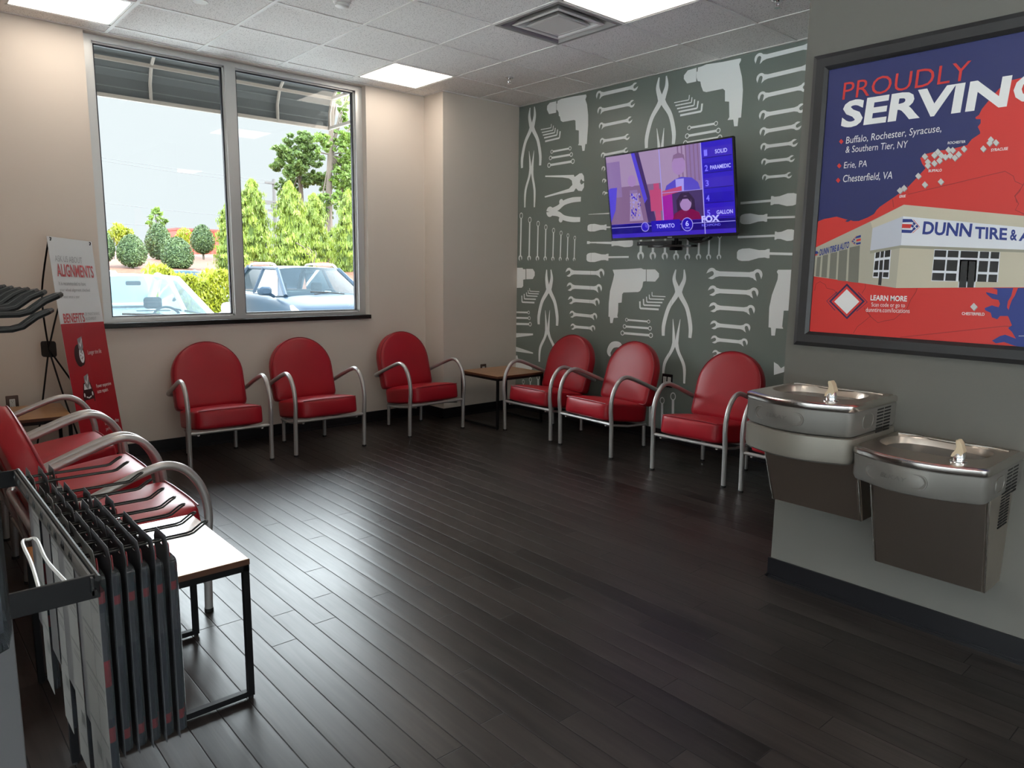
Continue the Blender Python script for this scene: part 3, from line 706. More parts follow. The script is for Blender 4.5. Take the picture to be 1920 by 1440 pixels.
    mb.tube([(-0.235, -0.27, 0.268), (-0.235, 0.0, 0.226), (-0.20, 0.26, 0.205)], 0.010, 8); mb.tube([(0.235, -0.27, 0.268), (0.235, 0.0, 0.226), (0.20, 0.26, 0.205)], 0.010, 8)
    mb.tube([(-0.20, 0.258, 0.207), (0.20, 0.258, 0.207)], 0.010, 8)
    for s in (-1, 1): mb.tube([(s*0.16, 0.25, 0.21), (s*0.16, 0.30, 0.36), (s*0.16, 0.318, 0.49)], 0.010, 8)
    mb.build('seat_frame', M_silver, t, local=True)
    return t
ch = make_chair()
first = [True]
def chair(x, y, rz, label, group, scale=None):
    if first[0]:
        first[0] = False; ch.location = (x, y, 0); ch.rotation_euler = (0, 0, rz); tag(ch, label, group=group); return ch
    return dup(ch, (x, y, 0), rz, label, group=group, scale=scale)
g = 'red armchairs along the window wall'
chair(1.985, 5.685, math.radians(-3.7), 'red vinyl armchair under the window, nearest the banner stand', g)
chair(2.768, 5.625, math.radians(-2.0), 'red vinyl armchair under the window, right under its middle bar', g)
chair(3.843, 5.650, math.radians(0.6), 'red vinyl armchair against the pillar, right of the window', g)
g = 'red armchairs along the tool mural'
chair(4.675, 4.772, -PI/2 + math.radians(1.0), 'red vinyl armchair at the mural beside the corner side table', g)
chair(4.66, 4.025, -PI/2 - math.radians(2.5), 'red vinyl armchair in the middle of the mural wall under the television', g)
chair(4.66, 3.03, -PI/2 + math.radians(2.6), 'red vinyl armchair at the mural partly behind the upper drinking fountain', g)
chair(4.665, 2.272, -PI/2, 'red vinyl armchair almost wholly hidden behind the drinking fountains, one leg showing', g)
g = 'red armchairs in the left row'
LC = [(0.722, 4.86), (0.722, 4.145), (0.722, 3.436)]
for (x, y), lb in zip(LC, ('red vinyl armchair of the left row farthest back, beside the wooden table under the banner', 'red vinyl armchair in the middle of the left row', 'red vinyl armchair of the left row nearest the display rack and pale-topped table')):
    chair(x, y, PI/2, lb, g, (1.045, 1.045, 1.045))

# ------------------------------------------------------------------ side tables
def make_table():
    t = thing('side_table', 'x', 'side table')
    W, D, Ht, b = 0.27, 0.285, 0.512, 0.011
    MB().box((-W-0.012, -D-0.012, Ht-0.02), (W+0.012, D+0.012, Ht)).build('table_top', [M_wood], t, smooth=False, local=True, bevel=0.002)
    MB().box((-W-0.0125, -D-0.0125, Ht-0.0205), (W+0.0125, D+0.0125, Ht-0.0015)).build('edge_band', M_woodedge, t, smooth=False, local=True)
    for sx in (-1, 1):
        for sy in (-1, 1):
            l = MB().box((sx*W-b, sy*D-b, 0.008), (sx*W+b, sy*D+b, Ht-0.02)).build('leg', M_black, t, smooth=False, local=True, bevel=0.0015)
            MB().lathe([(0.009, 0.0), (0.010, 0.009)], (sx*W, sy*D, 0), 10).build('glide', M_rub, l, local=True)
    mb = MB(); q = Ht-0.021; rr = [[(sx*(W+o), sy*(D+o), z) for sx, sy in ((-1,-1),(1,-1),(1,1),(-1,1))] for o, z in ((b, q), (b, q-0.022), (-b, q-0.022), (-b, q), (b, q))]
    mb.loft(rr, False, False); mb.build('top_rail', M_black, t, smooth=False, local=True)
    for sy in (-1, 1): MB().box((-W+b, sy*D-b, 0.008), (W-b, sy*D+b, 0.028)).build('floor_rail', M_black, t, smooth=False, local=True)
    return t
tb = make_table(); tb.location = (0.613, 2.65, 0); tag(tb, 'side table with pale shining top in the foreground by the display rack', group='black framed side tables')
dup(tb, (4.64, 5.392, 0), PI/2, 'wood-topped side table in the corner between pillar and tool mural', group='black framed side tables')
dup(tb, (0.66, 5.755, 0), PI/2 - math.radians(3), 'wood-topped side table behind the left row of chairs by the banner', group='black framed side tables')

# ------------------------------------------------------------------ television on its wall arm
TVC, TVY, TVT, TVR, TVW, TVH = Vector((4.907, 3.688, 2.124)), 0.012, 0.172, 0.013, 1.235, 0.720
n = Vector((-1, 0, 0)); r = Vector((0, -1, 0)); u = Vector((0, 0, 1))
n, r = n*math.cos(TVY)+r*math.sin(TVY), r*math.cos(TVY)-n*math.sin(TVY)
u, n = u*math.cos(TVT)+n*math.sin(TVT), n*math.cos(TVT)-u*math.sin(TVT)
r, u = r*math.cos(TVR)+u*math.sin(TVR), u*math.cos(TVR)-r*math.sin(TVR)
def tvp(a, b, d): return TVC + r*a + u*b + n*d                      # a right, b up, d towards the viewer
tv = thing('television', 'wall-mounted flat television showing a blue game show screen, tilted forward', 'television', TVC)
mb = MB()
mb.loft([[tvp(a, b, d) for a, b in rrect(TVW*s, TVH*s, 0.012*s, 3)] for s, d in ((0.999, 0.0), (1.0, -0.006), (1.0, -0.022), (0.94, -0.034), (0.72, -0.048))], True, True)
mb.build('housing', M_ink, tv, angle=30)
bz = MB()
for a0, b0, a1, b1 in ((-TVW/2, TVH/2-0.010, TVW/2, TVH/2), (-TVW/2, -TVH/2, TVW/2, -TVH/2+0.020), (-TVW/2, -TVH/2, -TVW/2+0.010, TVH/2), (TVW/2-0.010, -TVH/2, TVW/2, TVH/2)):
    bz.loft([[tvp(a0, b0, d), tvp(a1, b0, d), tvp(a1, b1, d), tvp(a0, b1, d)] for d in (0.0, 0.005)])
bez = bz.build('bezel', M_ink, tv, smooth=False)
M_logo = mat('brushed_logo', (0.6, 0.6, 0.62), 0.3, metal=0.8)
bl = MB(); bl.loft([[tvp(a, b, d) for a, b in ((-0.022, -0.353), (0.022, -0.353), (0.022, -0.347), (-0.022, -0.347))] for d in (0.005, 0.006)]); bl.build('badge', M_logo, bez, smooth=False)
def E_(name, r_, g_, b_, k=0.42): c = srgb(r_, g_, b_); return mat(name, (0.01, 0.01, 0.012), 0.08, spec=0.5, emit=c, estr=k)
S_bg = E_('screen_indigo', 62, 40, 200); S_mauve = E_('screen_mauve', 150, 122, 178); S_tan = E_('screen_tan', 140, 108, 150); S_tan2 = E_('screen_tan_light', 176, 150, 190)
S_blue = E_('screen_blue', 34, 14, 190); S_deep = E_('screen_deep_blue', 22, 8, 130); S_line = E_('screen_pale_line', 175, 165, 255); S_txt = E_('screen_lettering', 180, 178, 255, 0.55)
S_mag = E_('screen_magenta', 170, 30, 170); S_pink = E_('screen_pink', 200, 80, 130); S_skin = E_('screen_lilac_face', 176, 140, 200); S_suit = E_('screen_blue_suit', 92, 78, 210); S_hair = E_('screen_dark_hair', 52, 30, 70)
S_shirt = E_('screen_crimson', 130, 12, 80); S_cool = E_('screen_blue_band', 90, 74, 225); S_panel = E_('screen_panel_blue', 46, 26, 205); S_dim = E_('screen_dim', 74, 52, 110); S_num = E_('screen_number', 120, 112, 255, 0.55)
SW, SH = TVW-0.026, TVH-0.036
def scr(a, b, l): return tvp((a-0.5)*SW, (b-0.5)*SH + 0.005, 0.0012 + l)      # screen fractions, b up
A = Art(scr, 0.0004)
A.rect(0, 0, 1, 1, S_bg, 0)
A.rect(0.0, 0.17, 0.46, 1, S_tan, 1); A.rect(0.0, 0.62, 0.46, 1, S_tan2, 2); A.rect(0.0, 0.5, 0.12, 0.93, S_mauve, 3); A.poly([(0, 0.2), (0.05, 0.35), (0.08, 0.62), (0.02, 0.62), (0, 0.6)], S_cool, 4)
A.poly([(0.235, 1), (0.29, 1), (0.40, 0.17), (0.33, 0.17), (0.30, 0.5)], S_dim, 3); A.poly([(0.225, 1), (0.255, 1), (0.335, 0.45), (0.31, 0.4)], S_cool, 4)
A.poly([(0.17, 0.2), (0.29, 0.2), (0.27, 0.42), (0.255, 0.57), (0.19, 0.57), (0.185, 0.42)], S_mauve, 4); A.disc((0.215, 0.68), 0.036, S_skin, 5, sy=1.9); A.poly([(0.17, 0.2), (0.29, 0.2), (0.27, 0.38), (0.255, 0.53), (0.19, 0.53), (0.185, 0.38)], S_tan2, 5)
random.seed(5)
for k in range(60):
    x = random.uniform(0.185, 0.27); y = random.uniform(0.21, 0.52); A.rect(x, y, x+random.uniform(0.003, 0.012), y+random.uniform(0.008, 0.03), S_bg if k % 2 else S_line, 6)
A.rect(0.395, 0.17, 0.44, 0.62, S_pink, 4); A.rect(0.36, 0.30, 0.46, 0.55, S_pink, 4)
A.rect(0.46, 0.50, 0.78, 1, S_tan2, 1); A.rect(0.66, 0.5, 0.78, 1, S_mauve, 2)
for k in range(6): A.rect(0.60+k*0.03, 0.6, 0.61+k*0.03, 1.0, S_tan, 3)
A.poly([(0.48, 0.5), (0.50, 0.58), (0.57, 0.64), (0.62, 0.66), (0.70, 0.64), (0.745, 0.58), (0.76, 0.5)], S_suit, 4); A.disc((0.605, 0.79), 0.052, S_skin, 5, sy=2.0); A.poly([(0.575, 0.5), (0.575, 0.64), (0.64, 0.64), (0.635, 0.5)], S_line, 5); A.poly([(0.555, 0.83), (0.57, 0.91), (0.61, 0.93), (0.65, 0.90), (0.657, 0.83), (0.64, 0.87), (0.57, 0.87)], S_tan, 6)
A.poly([(0.46, 0.52), (0.62, 0.56), (0.62, 0.5), (0.46, 0.46)], S_pink, 6)
A.rect(0.46, 0.17, 0.78, 0.50, S_dim, 1); A.rect(0.46, 0.17, 0.54, 0.50, S_mag, 2); A.poly([(0.53, 0.17), (0.55, 0.25), (0.60, 0.29), (0.69, 0.29), (0.74, 0.25), (0.76, 0.17)], S_shirt, 4)
A.poly([(0.575, 0.24), (0.57, 0.40), (0.61, 0.48), (0.67, 0.48), (0.71, 0.40), (0.715, 0.24)], S_hair, 3); A.disc((0.642, 0.36), 0.045, S_skin, 5, sy=1.9); A.poly([(0.597, 0.36), (0.61, 0.44), (0.675, 0.44), (0.687, 0.36), (0.66, 0.41), (0.62, 0.41)], S_hair, 6)
A.rect(0.775, 0.0, 0.782, 1, S_line, 6); A.rect(0.456, 0.17, 0.462, 1, S_line, 6); A.rect(0.46, 0.497, 0.78, 0.503, S_line, 6)
A.rect(0.782, 0.17, 1, 1, S_panel, 5)
for k, (num, word, w_) in enumerate((('1', 'SOLID', 0.085), ('2', 'PARAMEDIC', 0.145), ('3', None, 0), ('4', None, 0), ('5', 'GALLON', 0.115))):
    y = 0.885 - k*0.163
    A.rect(0.79, y-0.055, 0.995, y+0.055, S_blue if k % 2 else S_bg, 6); A.rect(0.79, y-0.058, 0.995, y-0.05, S_deep, 7)
    A.text(num, (0.800, y-0.033), (0.824, y-0.033), (0.800, y+0.033), S_num, 8, 0.02)
    if word: A.text(word, (0.985-w_-(0.02 if k == 0 else 0), y-0.022), (0.985-(0.02 if k == 0 else 0), y-0.022), (0.985-w_-(0.02 if k == 0 else 0), y+0.022), S_txt, 8, 0.02)
A.rect(0, 0, 1, 0.165, S_deep, 4); A.rect(0, 0.125, 1, 0.132, S_line, 5); A.rect(0, 0, 1, 0.05, S_bg, 5)
A.rect(0.355, 0.055, 0.59, 0.185, S_blue, 6); A.text('TOMATO', (0.395, 0.093), (0.545, 0.093), (0.395, 0.142), S_txt, 7, 0.02)
A.disc((0.30, 0.12), 0.034, S_line, 6, sy=1.7); A.disc((0.30, 0.12), 0.029, S_panel, 7, sy=1.7); A.poly([(0.30, 0.12), (0.30, 0.165), (0.328, 0.14), (0.325, 0.10)], S_cool, 8)
A.disc((0.645, 0.12), 0.045, S_line, 6, sy=1.75); A.disc((0.645, 0.12), 0.040, S_blue, 7, sy=1.75); A.text('6', (0.632, 0.10), (0.658, 0.10), (0.632, 0.162), S_txt, 8, 0.02); A.text('WORDS', (0.626, 0.072), (0.664, 0.072), (0.626, 0.086), S_txt, 8)
A.text('FOX', (0.757, 0.128), (0.890, 0.128), (0.757, 0.205), S_txt, 9, 0.05); A.text('RICHMOND', (0.757, 0.085), (0.894, 0.085), (0.757, 0.112), S_num, 9)
A.build('screen', tv)
# folding arm, shelf box and cable
arm = thing('wall_bracket', 'black folding wall bracket carrying the television', 'wall bracket', (XM, 3.69, 1.80))
MB().box((XM-0.012, 3.55, 1.78), (XM, 3.83, 2.35)).build('wall_plate', M_black, arm, smooth=False)
mb = MB(); mb.box((XM-0.20, 3.64, 2.0), (XM-0.01, 3.74, 2.04)); mb.box((5.03, 3.56, 1.90), (5.07, 3.60, 2.3)); mb.box((5.03, 3.78, 1.90), (5.07, 3.82, 2.3)); mb.box((5.03, 3.56, 2.06), (5.09, 3.82, 2.12)); mb.build('swing_arm', M_black, arm, smooth=False)
mb = MB(); mb.lathe([(0.05, 0), (0.055, 0.01), (0.05, 0.03)], (5.02, 3.66, 1.675), 18); mb.tube([(5.02, 3.66, 1.69), (5.02, 3.66, 1.80)], 0.018, 12); mb.tube([(5.02, 3.66, 1.80), (XM-0.01, 3.68, 1.82)], 0.016, 10); mb.build('pivot_post', M_black, arm)
MB().loft([[(5.02+0.095*math.cos(2*PI*k/24), 3.70+0.24*math.sin(2*PI*k/24), z) for k in range(24)] for z in (1.700, 1.708, 1.716)]).build('shelf', M_ink, arm)
bx = thing('set_top_box', 'small black media box hanging under the television', 'media box', (4.99, 3.82, 1.718))
MB().box((4.96, 3.66, 1.7165), (5.10, 4.02, 1.752)).build('case', M_ink, bx, smooth=False, bevel=0.003)
MB().box((4.9585, 3.99, 1.732), (4.96, 3.995, 1.737)).build('led', M_logo, bx, smooth=False)
cb = MB()
for k in range(3):
    cb.tube(catmull([(5.05+0.01*k, 3.60-0.01*k, 1.79), (5.0, 3.50, 1.74+0.008*k), (4.99, 3.40-0.015*k, 1.735+0.004*k), (5.0, 3.33-0.01*k, 1.77), (5.04, 3.34, 1.83), (5.08, 3.42, 1.80), (5.1, 3.5, 1.765-0.01*k), (5.08, 3.60, 1.77)], 6), 0.005, 6)
tag(cb.build('cable_bundle', M_black), 'loop of black cables hanging below the right half of the television', 'cable')

# ------------------------------------------------------------------ power outlets
M_plate = mat('brown_steel_plate', (0.13, 0.085, 0.07), 0.35, metal=0.5); M_sock = mat('white_socket', (0.75, 0.73, 0.70), 0.4)
def outlet(fn, label, plate, gang, loc, body):
    """fn(a, b, d): a right, b up, d out of the wall"""
    t = thing('wall_outlet', label, 'power outlet', loc, group='wall outlets')
    w = 0.038 if gang == 1 else 0.056
    mb = MB(); mb.loft([[fn(a, b, d) for a, b in rrect(2*w*s, 0.118*s, 0.004, 2)] for s, d in ((1, 0.0), (1, 0.004), (0.95, 0.006))]); mb.build('cover_plate', plate, t, angle=30)
    for k in range(gang):
        cx = 0 if gang == 1 else (-0.024 + 0.048*k)
        mb = MB(); mb.loft([[fn(a, b, d) for a, b in rrect(0.034, 0.068, 0.003, 2, cx, 0)] for d in (0.006, 0.0085)]); s = mb.build('socket', body, t, smooth=False)
        mb = MB()
        for yy in (-0.019, 0.019):
            for xx in (-0.0065, 0.0065): mb.loft([[fn(cx+xx+a, yy+b, d) for a, b in ((-0.001, -0.004), (0.001, -0.004), (0.001, 0.004), (-0.001, 0.004))] for d in (0.0085, 0.009)])
            mb.loft([[fn(cx+a, yy-0.010+b, d) for a, b in ((-0.002, -0.002), (0.002, -0.002), (0.002, 0.002), (-0.002, 0.002))] for d in (0.0085, 0.009)])
        mb.build('slot', M_dark, s, smooth=False)
outlet(lambda a, b, d: Vector((0.708+a, YW-d, 0.508+b)), 'brown steel wall outlet above the left wooden table', M_plate, 1, (0.708, YW, 0.508), M_sock)
outlet(lambda a, b, d: Vector((4.800+a, YC-d, 0.458+b)), 'small dark wall outlet on the pillar behind the corner side table', M_plate, 1, (4.80, YC, 0.458), M_sock)
outlet(lambda a, b, d: Vector((XM-d, 3.862-a, 0.545+b)), 'black double wall outlet on the mural between two red chairs', M_ink, 2, (XM, 3.862, 0.545), M_sock)

# ------------------------------------------------------------------ framed poster on the partition
PS, PZ0, PZ1, PB = 1.602, 1.234, 2.378, 0.066                          # print's near-window edge, bottom, top, frame width
PE = 0.02                                                             # print's other edge (y)
po = thing('framed_poster', 'large black-framed red and blue store location poster on the grey partition', 'poster', (XP, (PS+PE)/2, (PZ0+PZ1)/2))
mb = MB()
def prof(s, z, sx, sz):
    """mitred moulding: rings round the picture"""
    return [(XP - d, s_, z_) for d, s_, z_ in ()]
rings = []
for d, o in ((0.0, PB), (0.020, PB), (0.030, PB*0.72), (0.026, PB*0.2), (0.012, 0.0), (0.0, 0.0)):
    rings.append([(XP-d, PS+o, PZ0-o), (XP-d, PE-o, PZ0-o), (XP-d, PE-o, PZ1+o), (XP-d, PS+o, PZ1+o)])
mb.loft(rings, False, False)
M_frame = mat('black_satin_frame', (0.022, 0.022, 0.024), 0.38, spec=0.55)
mb.build('frame', M_frame, po, angle=20)
I_navy = mat('print_navy', srgb(46, 52, 104), 0.42); I_red = mat('print_red', srgb(214, 58, 54), 0.42); I_white = mat('print_white', srgb(235, 235, 235), 0.42)
I_line = mat('print_state_line', srgb(150, 42, 48), 0.42); I_pin = mat('print_pin', srgb(205, 205, 203), 0.42); I_pin2 = mat('print_pin_shadow', srgb(150, 150, 150), 0.42)
I_wall = mat('print_building_front', srgb(203, 196, 176), 0.42); I_side = mat('print_building_side', srgb(180, 176, 160), 0.42); I_dk = mat('print_window_black', srgb(40, 40, 42), 0.42)
I_sign = mat('print_sign_band', srgb(228, 232, 240), 0.42); I_sign2 = mat('print_sign_side', srgb(196, 200, 212), 0.42); I_door = mat('print_bay_door', srgb(122, 122, 112), 0.42); I_trim = mat('print_ledge', srgb(160, 158, 142), 0.42); I_blue = mat('print_bay_blue', srgb(44, 62, 140), 0.42); I_darknavy = mat('print_logo_navy', srgb(48, 40, 84), 0.42)
def pm(px, py): q = on_plane(px, py, 0, XP-0.004); return (-q.y, q.z)
poster = Art(lambda s, z, l: (XP - 0.004 - l, -s, z), 0.00025)
P1 = lambda x, y: pm(1500 + x*420/1890, 60 + y*320/1440)
P2 = lambda x, y: pm(1500 + x*0.25, 340 + y*0.25)
def clip(pts):                                                        # keep the artwork inside the print
    lo, hi = -PS, -PE
    def cut(P, inside, cross):
        out = []
        for i in range(len(P)):
            a, b = P[i-1], P[i]
            if inside(b):
                if not inside(a): out.append(cross(a, b))
                out.append(b)
            elif inside(a): out.append(cross(a, b))
        return out
    for ax, v, sg in ((0, lo, 1), (0, hi, -1), (1, PZ0, 1), (1, PZ1, -1)):
        if not pts: return pts
        pts = cut(pts, lambda p: (p[ax]-v)*sg >= 0, lambda a, b: tuple(a[k] + (b[k]-a[k])*((v-a[ax])/(b[ax]-a[ax])) for k in (0, 1)))
    return pts
def pp(K, pts, m, lay):
    q = clip([K(*p) for p in pts])
    if len(q) > 2: poster.poly(q, m, lay)
def pt(K, body, bl, br, tl, m, lay=9, bold=0.0): poster.text(body, K(*bl), K(*br), K(*tl), m, lay, bold)
poster.rect(-PS, PZ0, -PE, PZ1, I_navy, 0)
# land
poster.poly(clip([P2(*p) for p in ((100, 315), (180, 283), (275, 265), (345, 285), (375, 290), (400, 298), (440, 298), (510, 270), (555, 245), (575, 215), (600, 190), (690, 130), (740, 95), (800, 45))] +
     [P1(*p) for p in ((890, 1330), (990, 1225), (1060, 1150), (1030, 1110), (1015, 1065), (1060, 1030), (1180, 1000), (1270, 990), (1370, 965), (1410, 955), (1450, 905), (1520, 858), (1520, 840), (1500, 800), (1525, 770), (1525, 735), (1485, 735), (1480, 720), (1510, 700), (1535, 650), (1600, 570), (1680, 480), (1770, 410), (1900, 380), (2200, 250), (2800, 120))] +
     [(-PE+0.3, PZ1+0.3), (-PE+0.3, PZ0-0.3), (-PS-0.2, PZ0-0.3)]), I_red, 1)
pp(P2, [(340,300),(350,290),(375,283),(382,290),(370,300),(355,305)], I_navy, 2)
for K, L_ in ((P1, [(905,1290),(912,1370),(1730,1175),(1800,1215),(1815,1260),(1880,1290),(1850,1350),(1815,1385),(1830,1440)]), (P2, [(695,135),(702,195)]), (P2, [(1690,0),(1660,50),(1610,110),(1640,170),(1615,215),(1690,250)]),
              (P2, [(110,820),(120,770),(150,752),(190,775),(200,800),(255,815),(285,850)]), (P2, [(490,770),(490,800),(465,840)]), (P2, [(400,1140),(430,1090),(470,1060),(530,1010),(480,950),(530,1015),(585,1060),(640,1045),(705,1035),(760,990),(800,960),(830,890),(870,830),(880,800)]), (P2, [(750,1170),(1540,1085)]), (P2, [(1540,1085),(1580,1090)])):
    poster.stroke([K(*p) for p in L_], 0.0022, I_line, 2)
# bay in the lower right
pp(P2, [(1440,800),(1480,812),(1480,850),(1395,830),(1400,845),(1440,880),(1490,890),(1500,920),(1490,945),(1440,930),(1385,950),(1390,968),(1430,985),(1440,1020),(1480,1035),(1500,1010),(1560,1010),(1590,1080),(1560,1100),(1590,1130),(1620,1180),(1540,1150),(1500,1160),(1440,1195),(1470,1215),(1530,1205),(1600,1230),(1700,1260),(2400,1300),(2400,800)], I_blue, 2)
pp(P2, [(1600,798),(1636,798),(1610,860),(1590,890),(1575,930),(1565,965),(1553,945),(1560,900),(1585,860)], I_red, 3)
pp(P2, [(1640,1158),(2200,1150),(2200,1154),(1640,1162)], I_sign2, 3)
# headline
pt(P1, 'PROUDLY', (358, 575), (1425, 405), (375, 428), I_red, 9, -0.004)
pt(P1, 'SERVIN', (342, 815), (1745, 632), (375, 585), I_white, 9, 0.035)
pt(P1, 'G', (1795, 612), (2075, 575), (1812, 372), I_white, 9, 0.035)
pt(P1, 'Buffalo, Rochester, Syracuse,', (386, 962), (1190, 862), (396, 885), I_white, 9)
pt(P1, '& Southern Tier, NY', (384, 1030), (905, 985), (392, 965), I_white, 9)
pt(P1, 'Erie, PA', (370, 1160), (565, 1145), (378, 1098), I_white, 9)
pt(P1, 'Chesterfield, VA', (360, 1278), (778, 1248), (370, 1208), I_white, 9)
def diamond(K, x, y, h, m, lay, w=None):
    w = w or h; pp(K, [(x-w, y), (x, y-h), (x+w, y), (x, y+h)], m, lay)
for x, y in ((350, 925), (333, 1130), (324, 1252)): diamond(P1, x, y, 22, I_red, 9, 19)
for x, y in ((845,1338),(880,1318),(1000,1215),(1055,1288),(1190,1263),(1055,1050),(1080,1097),(1080,1127),(1135,1108),(1135,1040),(1165,1012),(1195,1042),(1178,1085),(1228,1055),(1255,995),(1290,998),(1268,1042),(1308,1062),(1340,1032),(1385,987),(1548,985),(1612,908),(1600,937),(1655,933)):
    diamond(P1, x+3, y+5, 29, I_pin2, 7, 27); diamond(P1, x, y, 28, I_pin, 8, 26)
for s, bl, br, tl in (('ROCHESTER', (1247, 948), (1398, 936), (1250, 926)), ('SYRACUSE', (1612, 1010), (1755, 996), (1615, 985)), ('BUFFALO', (1085, 1184), (1197, 1178), (1088, 1160)), ('ERIE', (840, 1400), (892, 1395), (843, 1378))): pt(P1, s, bl, br, tl, I_white, 9, 0.02)
diamond(P2, 1308, 945, 30, I_pin2, 7, 28); diamond(P2, 1305, 940, 29, I_pin, 8, 27); pt(P2, 'CHESTERFIELD', (1215, 1002), (1385, 1008), (1216, 980), I_white, 9, 0.02)
# the shop building
pp(P2, [(100,505),(530,300),(780,175),(755,800),(720,800),(100,712)], I_side, 3)
pp(P2, [(780,175),(2600,345),(2600,790),(720,800)], I_wall, 4)
pp(P2, [(530,305),(780,175),(775,262),(545,352)], I_wall, 5)
for x, y0, y1 in ((118,570,712), (160,556,718), (218,540,728), (282,522,742), (360,497,752)):
    w = 28 if x < 150 else 40 + (x-160)*0.19
    pp(P2, [(x+12,y0),(x+12+w,y0-w*0.22),(x+w,y1+w*0.12),(x,y1)], I_door, 4)
pp(P2, [(545,352),(775,262),(758,480),(527,520)], I_sign2, 6); pp(P2, [(775,262),(2600,430),(2600,545),(758,480)], I_sign, 6)
pp(P2, [(527,520),(758,480),(2600,548),(2600,568),(755,500),(527,542)], I_trim, 6)
def pane(K, q, m=I_dk, lay=6): pp(K, q, m, lay)
pane(P2, [(562,535),(685,512),(668,732),(545,722)], I_sign); 
for a, b, c, d in (((570,535),(600,528),(596,572),(566,578)), ((608,527),(632,522),(628,570),(604,574)), ((640,521),(680,514),(676,565),(636,570)), ((564,598),(592,594),(586,665),(556,665)), ((600,593),(625,590),(620,665),(594,665)), ((634,588),(672,585),(667,665),(628,665)), ((554,683),(588,682),(585,714),(550,714)), ((626,682),(666,682),(662,720),(622,718)), ((596,680),(620,680),(610,780),(587,776))): pane(P2, [a, b, c, d], I_dk, 7)
pane(P2, [(1008,510),(1502,530),(1485,755),(985,748)], I_sign)
for x0, x1 in ((1012, 1100), (1112, 1192), (1208, 1338), (1352, 1420), (1434, 1498)):
    for y0, y1 in ((516, 566), (586, 668), (686, 742)):
        if 1200 < x0 < 1340 and y0 > 570: continue
        sh = lambda x, y: (x - (y-516)*0.10, y + (x-1008)*0.03)
        pane(P2, [sh(x0,y0), sh(x1,y0), sh(x1,y1), sh(x0,y1)], I_dk, 7)
pane(P2, [(1200,585),(1330,590),(1315,795),(1185,797)], I_sign, 6); pane(P2, [(1212,596),(1260,598),(1246,796),(1192,796)], I_dk, 7); pane(P2, [(1270,598),(1320,600),(1303,796),(1254,796)], I_dk, 7)
for bl, br, tl, s, w in (((918, 398), (1282, 420), (930, 300), 'DUNN', 0), ((1312, 428), (1552, 442), (1316, 340), 'TIRE', 0), ((1575, 442), (1628, 446), (1580, 360), '&', 0), ((1640, 448), (1990, 470), (1650, 370), 'AUTO', 0)):
    pt(P2, s, bl, br, tl, I_blue, 8, 0.03)
pt(P2, 'DUNN TIRE & AUTO', (147, 560), (368, 500), (152, 510), I_blue, 8, 0.03)
# arrow emblems
pp(P2, [(772,282),(840,284),(862,312),(838,306),(770,308)], I_blue, 8); pp(P2, [(768,320),(842,322),(830,352),(765,350)], I_red, 8); pp(P2, [(764,362),(840,366),(858,345),(862,360),(836,388),(763,386)], I_blue, 8)
for x, y in ((858, 318), (878, 338), (858, 355), (845, 336)): diamond(P2, x, y, 13, I_blue, 9, 13)
poster.stroke([P2(852, 288), P2(898, 342), P2(845, 388)], 0.0022, I_red, 8)
pp(P2, [(458,402),(425,412),(412,430),(458,420)], I_blue, 8); pp(P2, [(458,428),(424,436),(424,452),(457,445)], I_red, 8); pp(P2, [(457,455),(420,462),(425,476),(456,470)], I_blue, 8); poster.stroke([P2(425, 408), P2(385, 452), P2(420, 480)], 0.0016, I_red, 8)
for x, y in ((408, 437), (398, 450), (410, 462)): diamond(P2, x, y, 8, I_blue, 9, 8)
pp(P2, [(116,525),(130,522),(142,537),(128,545),(116,545)], I_blue, 8); pp(P2, [(112,548),(130,545),(136,552),(112,560)], I_red, 9)
# the square on its corner by LEARN MORE (code left out)
diamond(P2, 353, 900, 134, I_darknavy, 4, 134); diamond(P2, 352, 901, 116, I_red, 5, 116); diamond(P2, 352, 902, 93, I_white, 6, 94)
poster.stroke([P2(280, 828), P2(200, 897), P2(264, 968)], 0.003, I_darknavy, 4); poster.stroke([P2(436, 832), P2(505, 905), P2(424, 975)], 0.003, I_darknavy, 4)
pt(P2, 'LEARN MORE', (530, 893), (803, 902), (532, 852), I_white, 9, 0.03)
pt(P2, 'Scan code or go to', (537, 948), (788, 955), (538, 908), I_white, 9); pt(P2, 'dunntire.com/locations', (495, 978), (823, 988), (496, 945), I_white, 9)
poster.build('print', po)

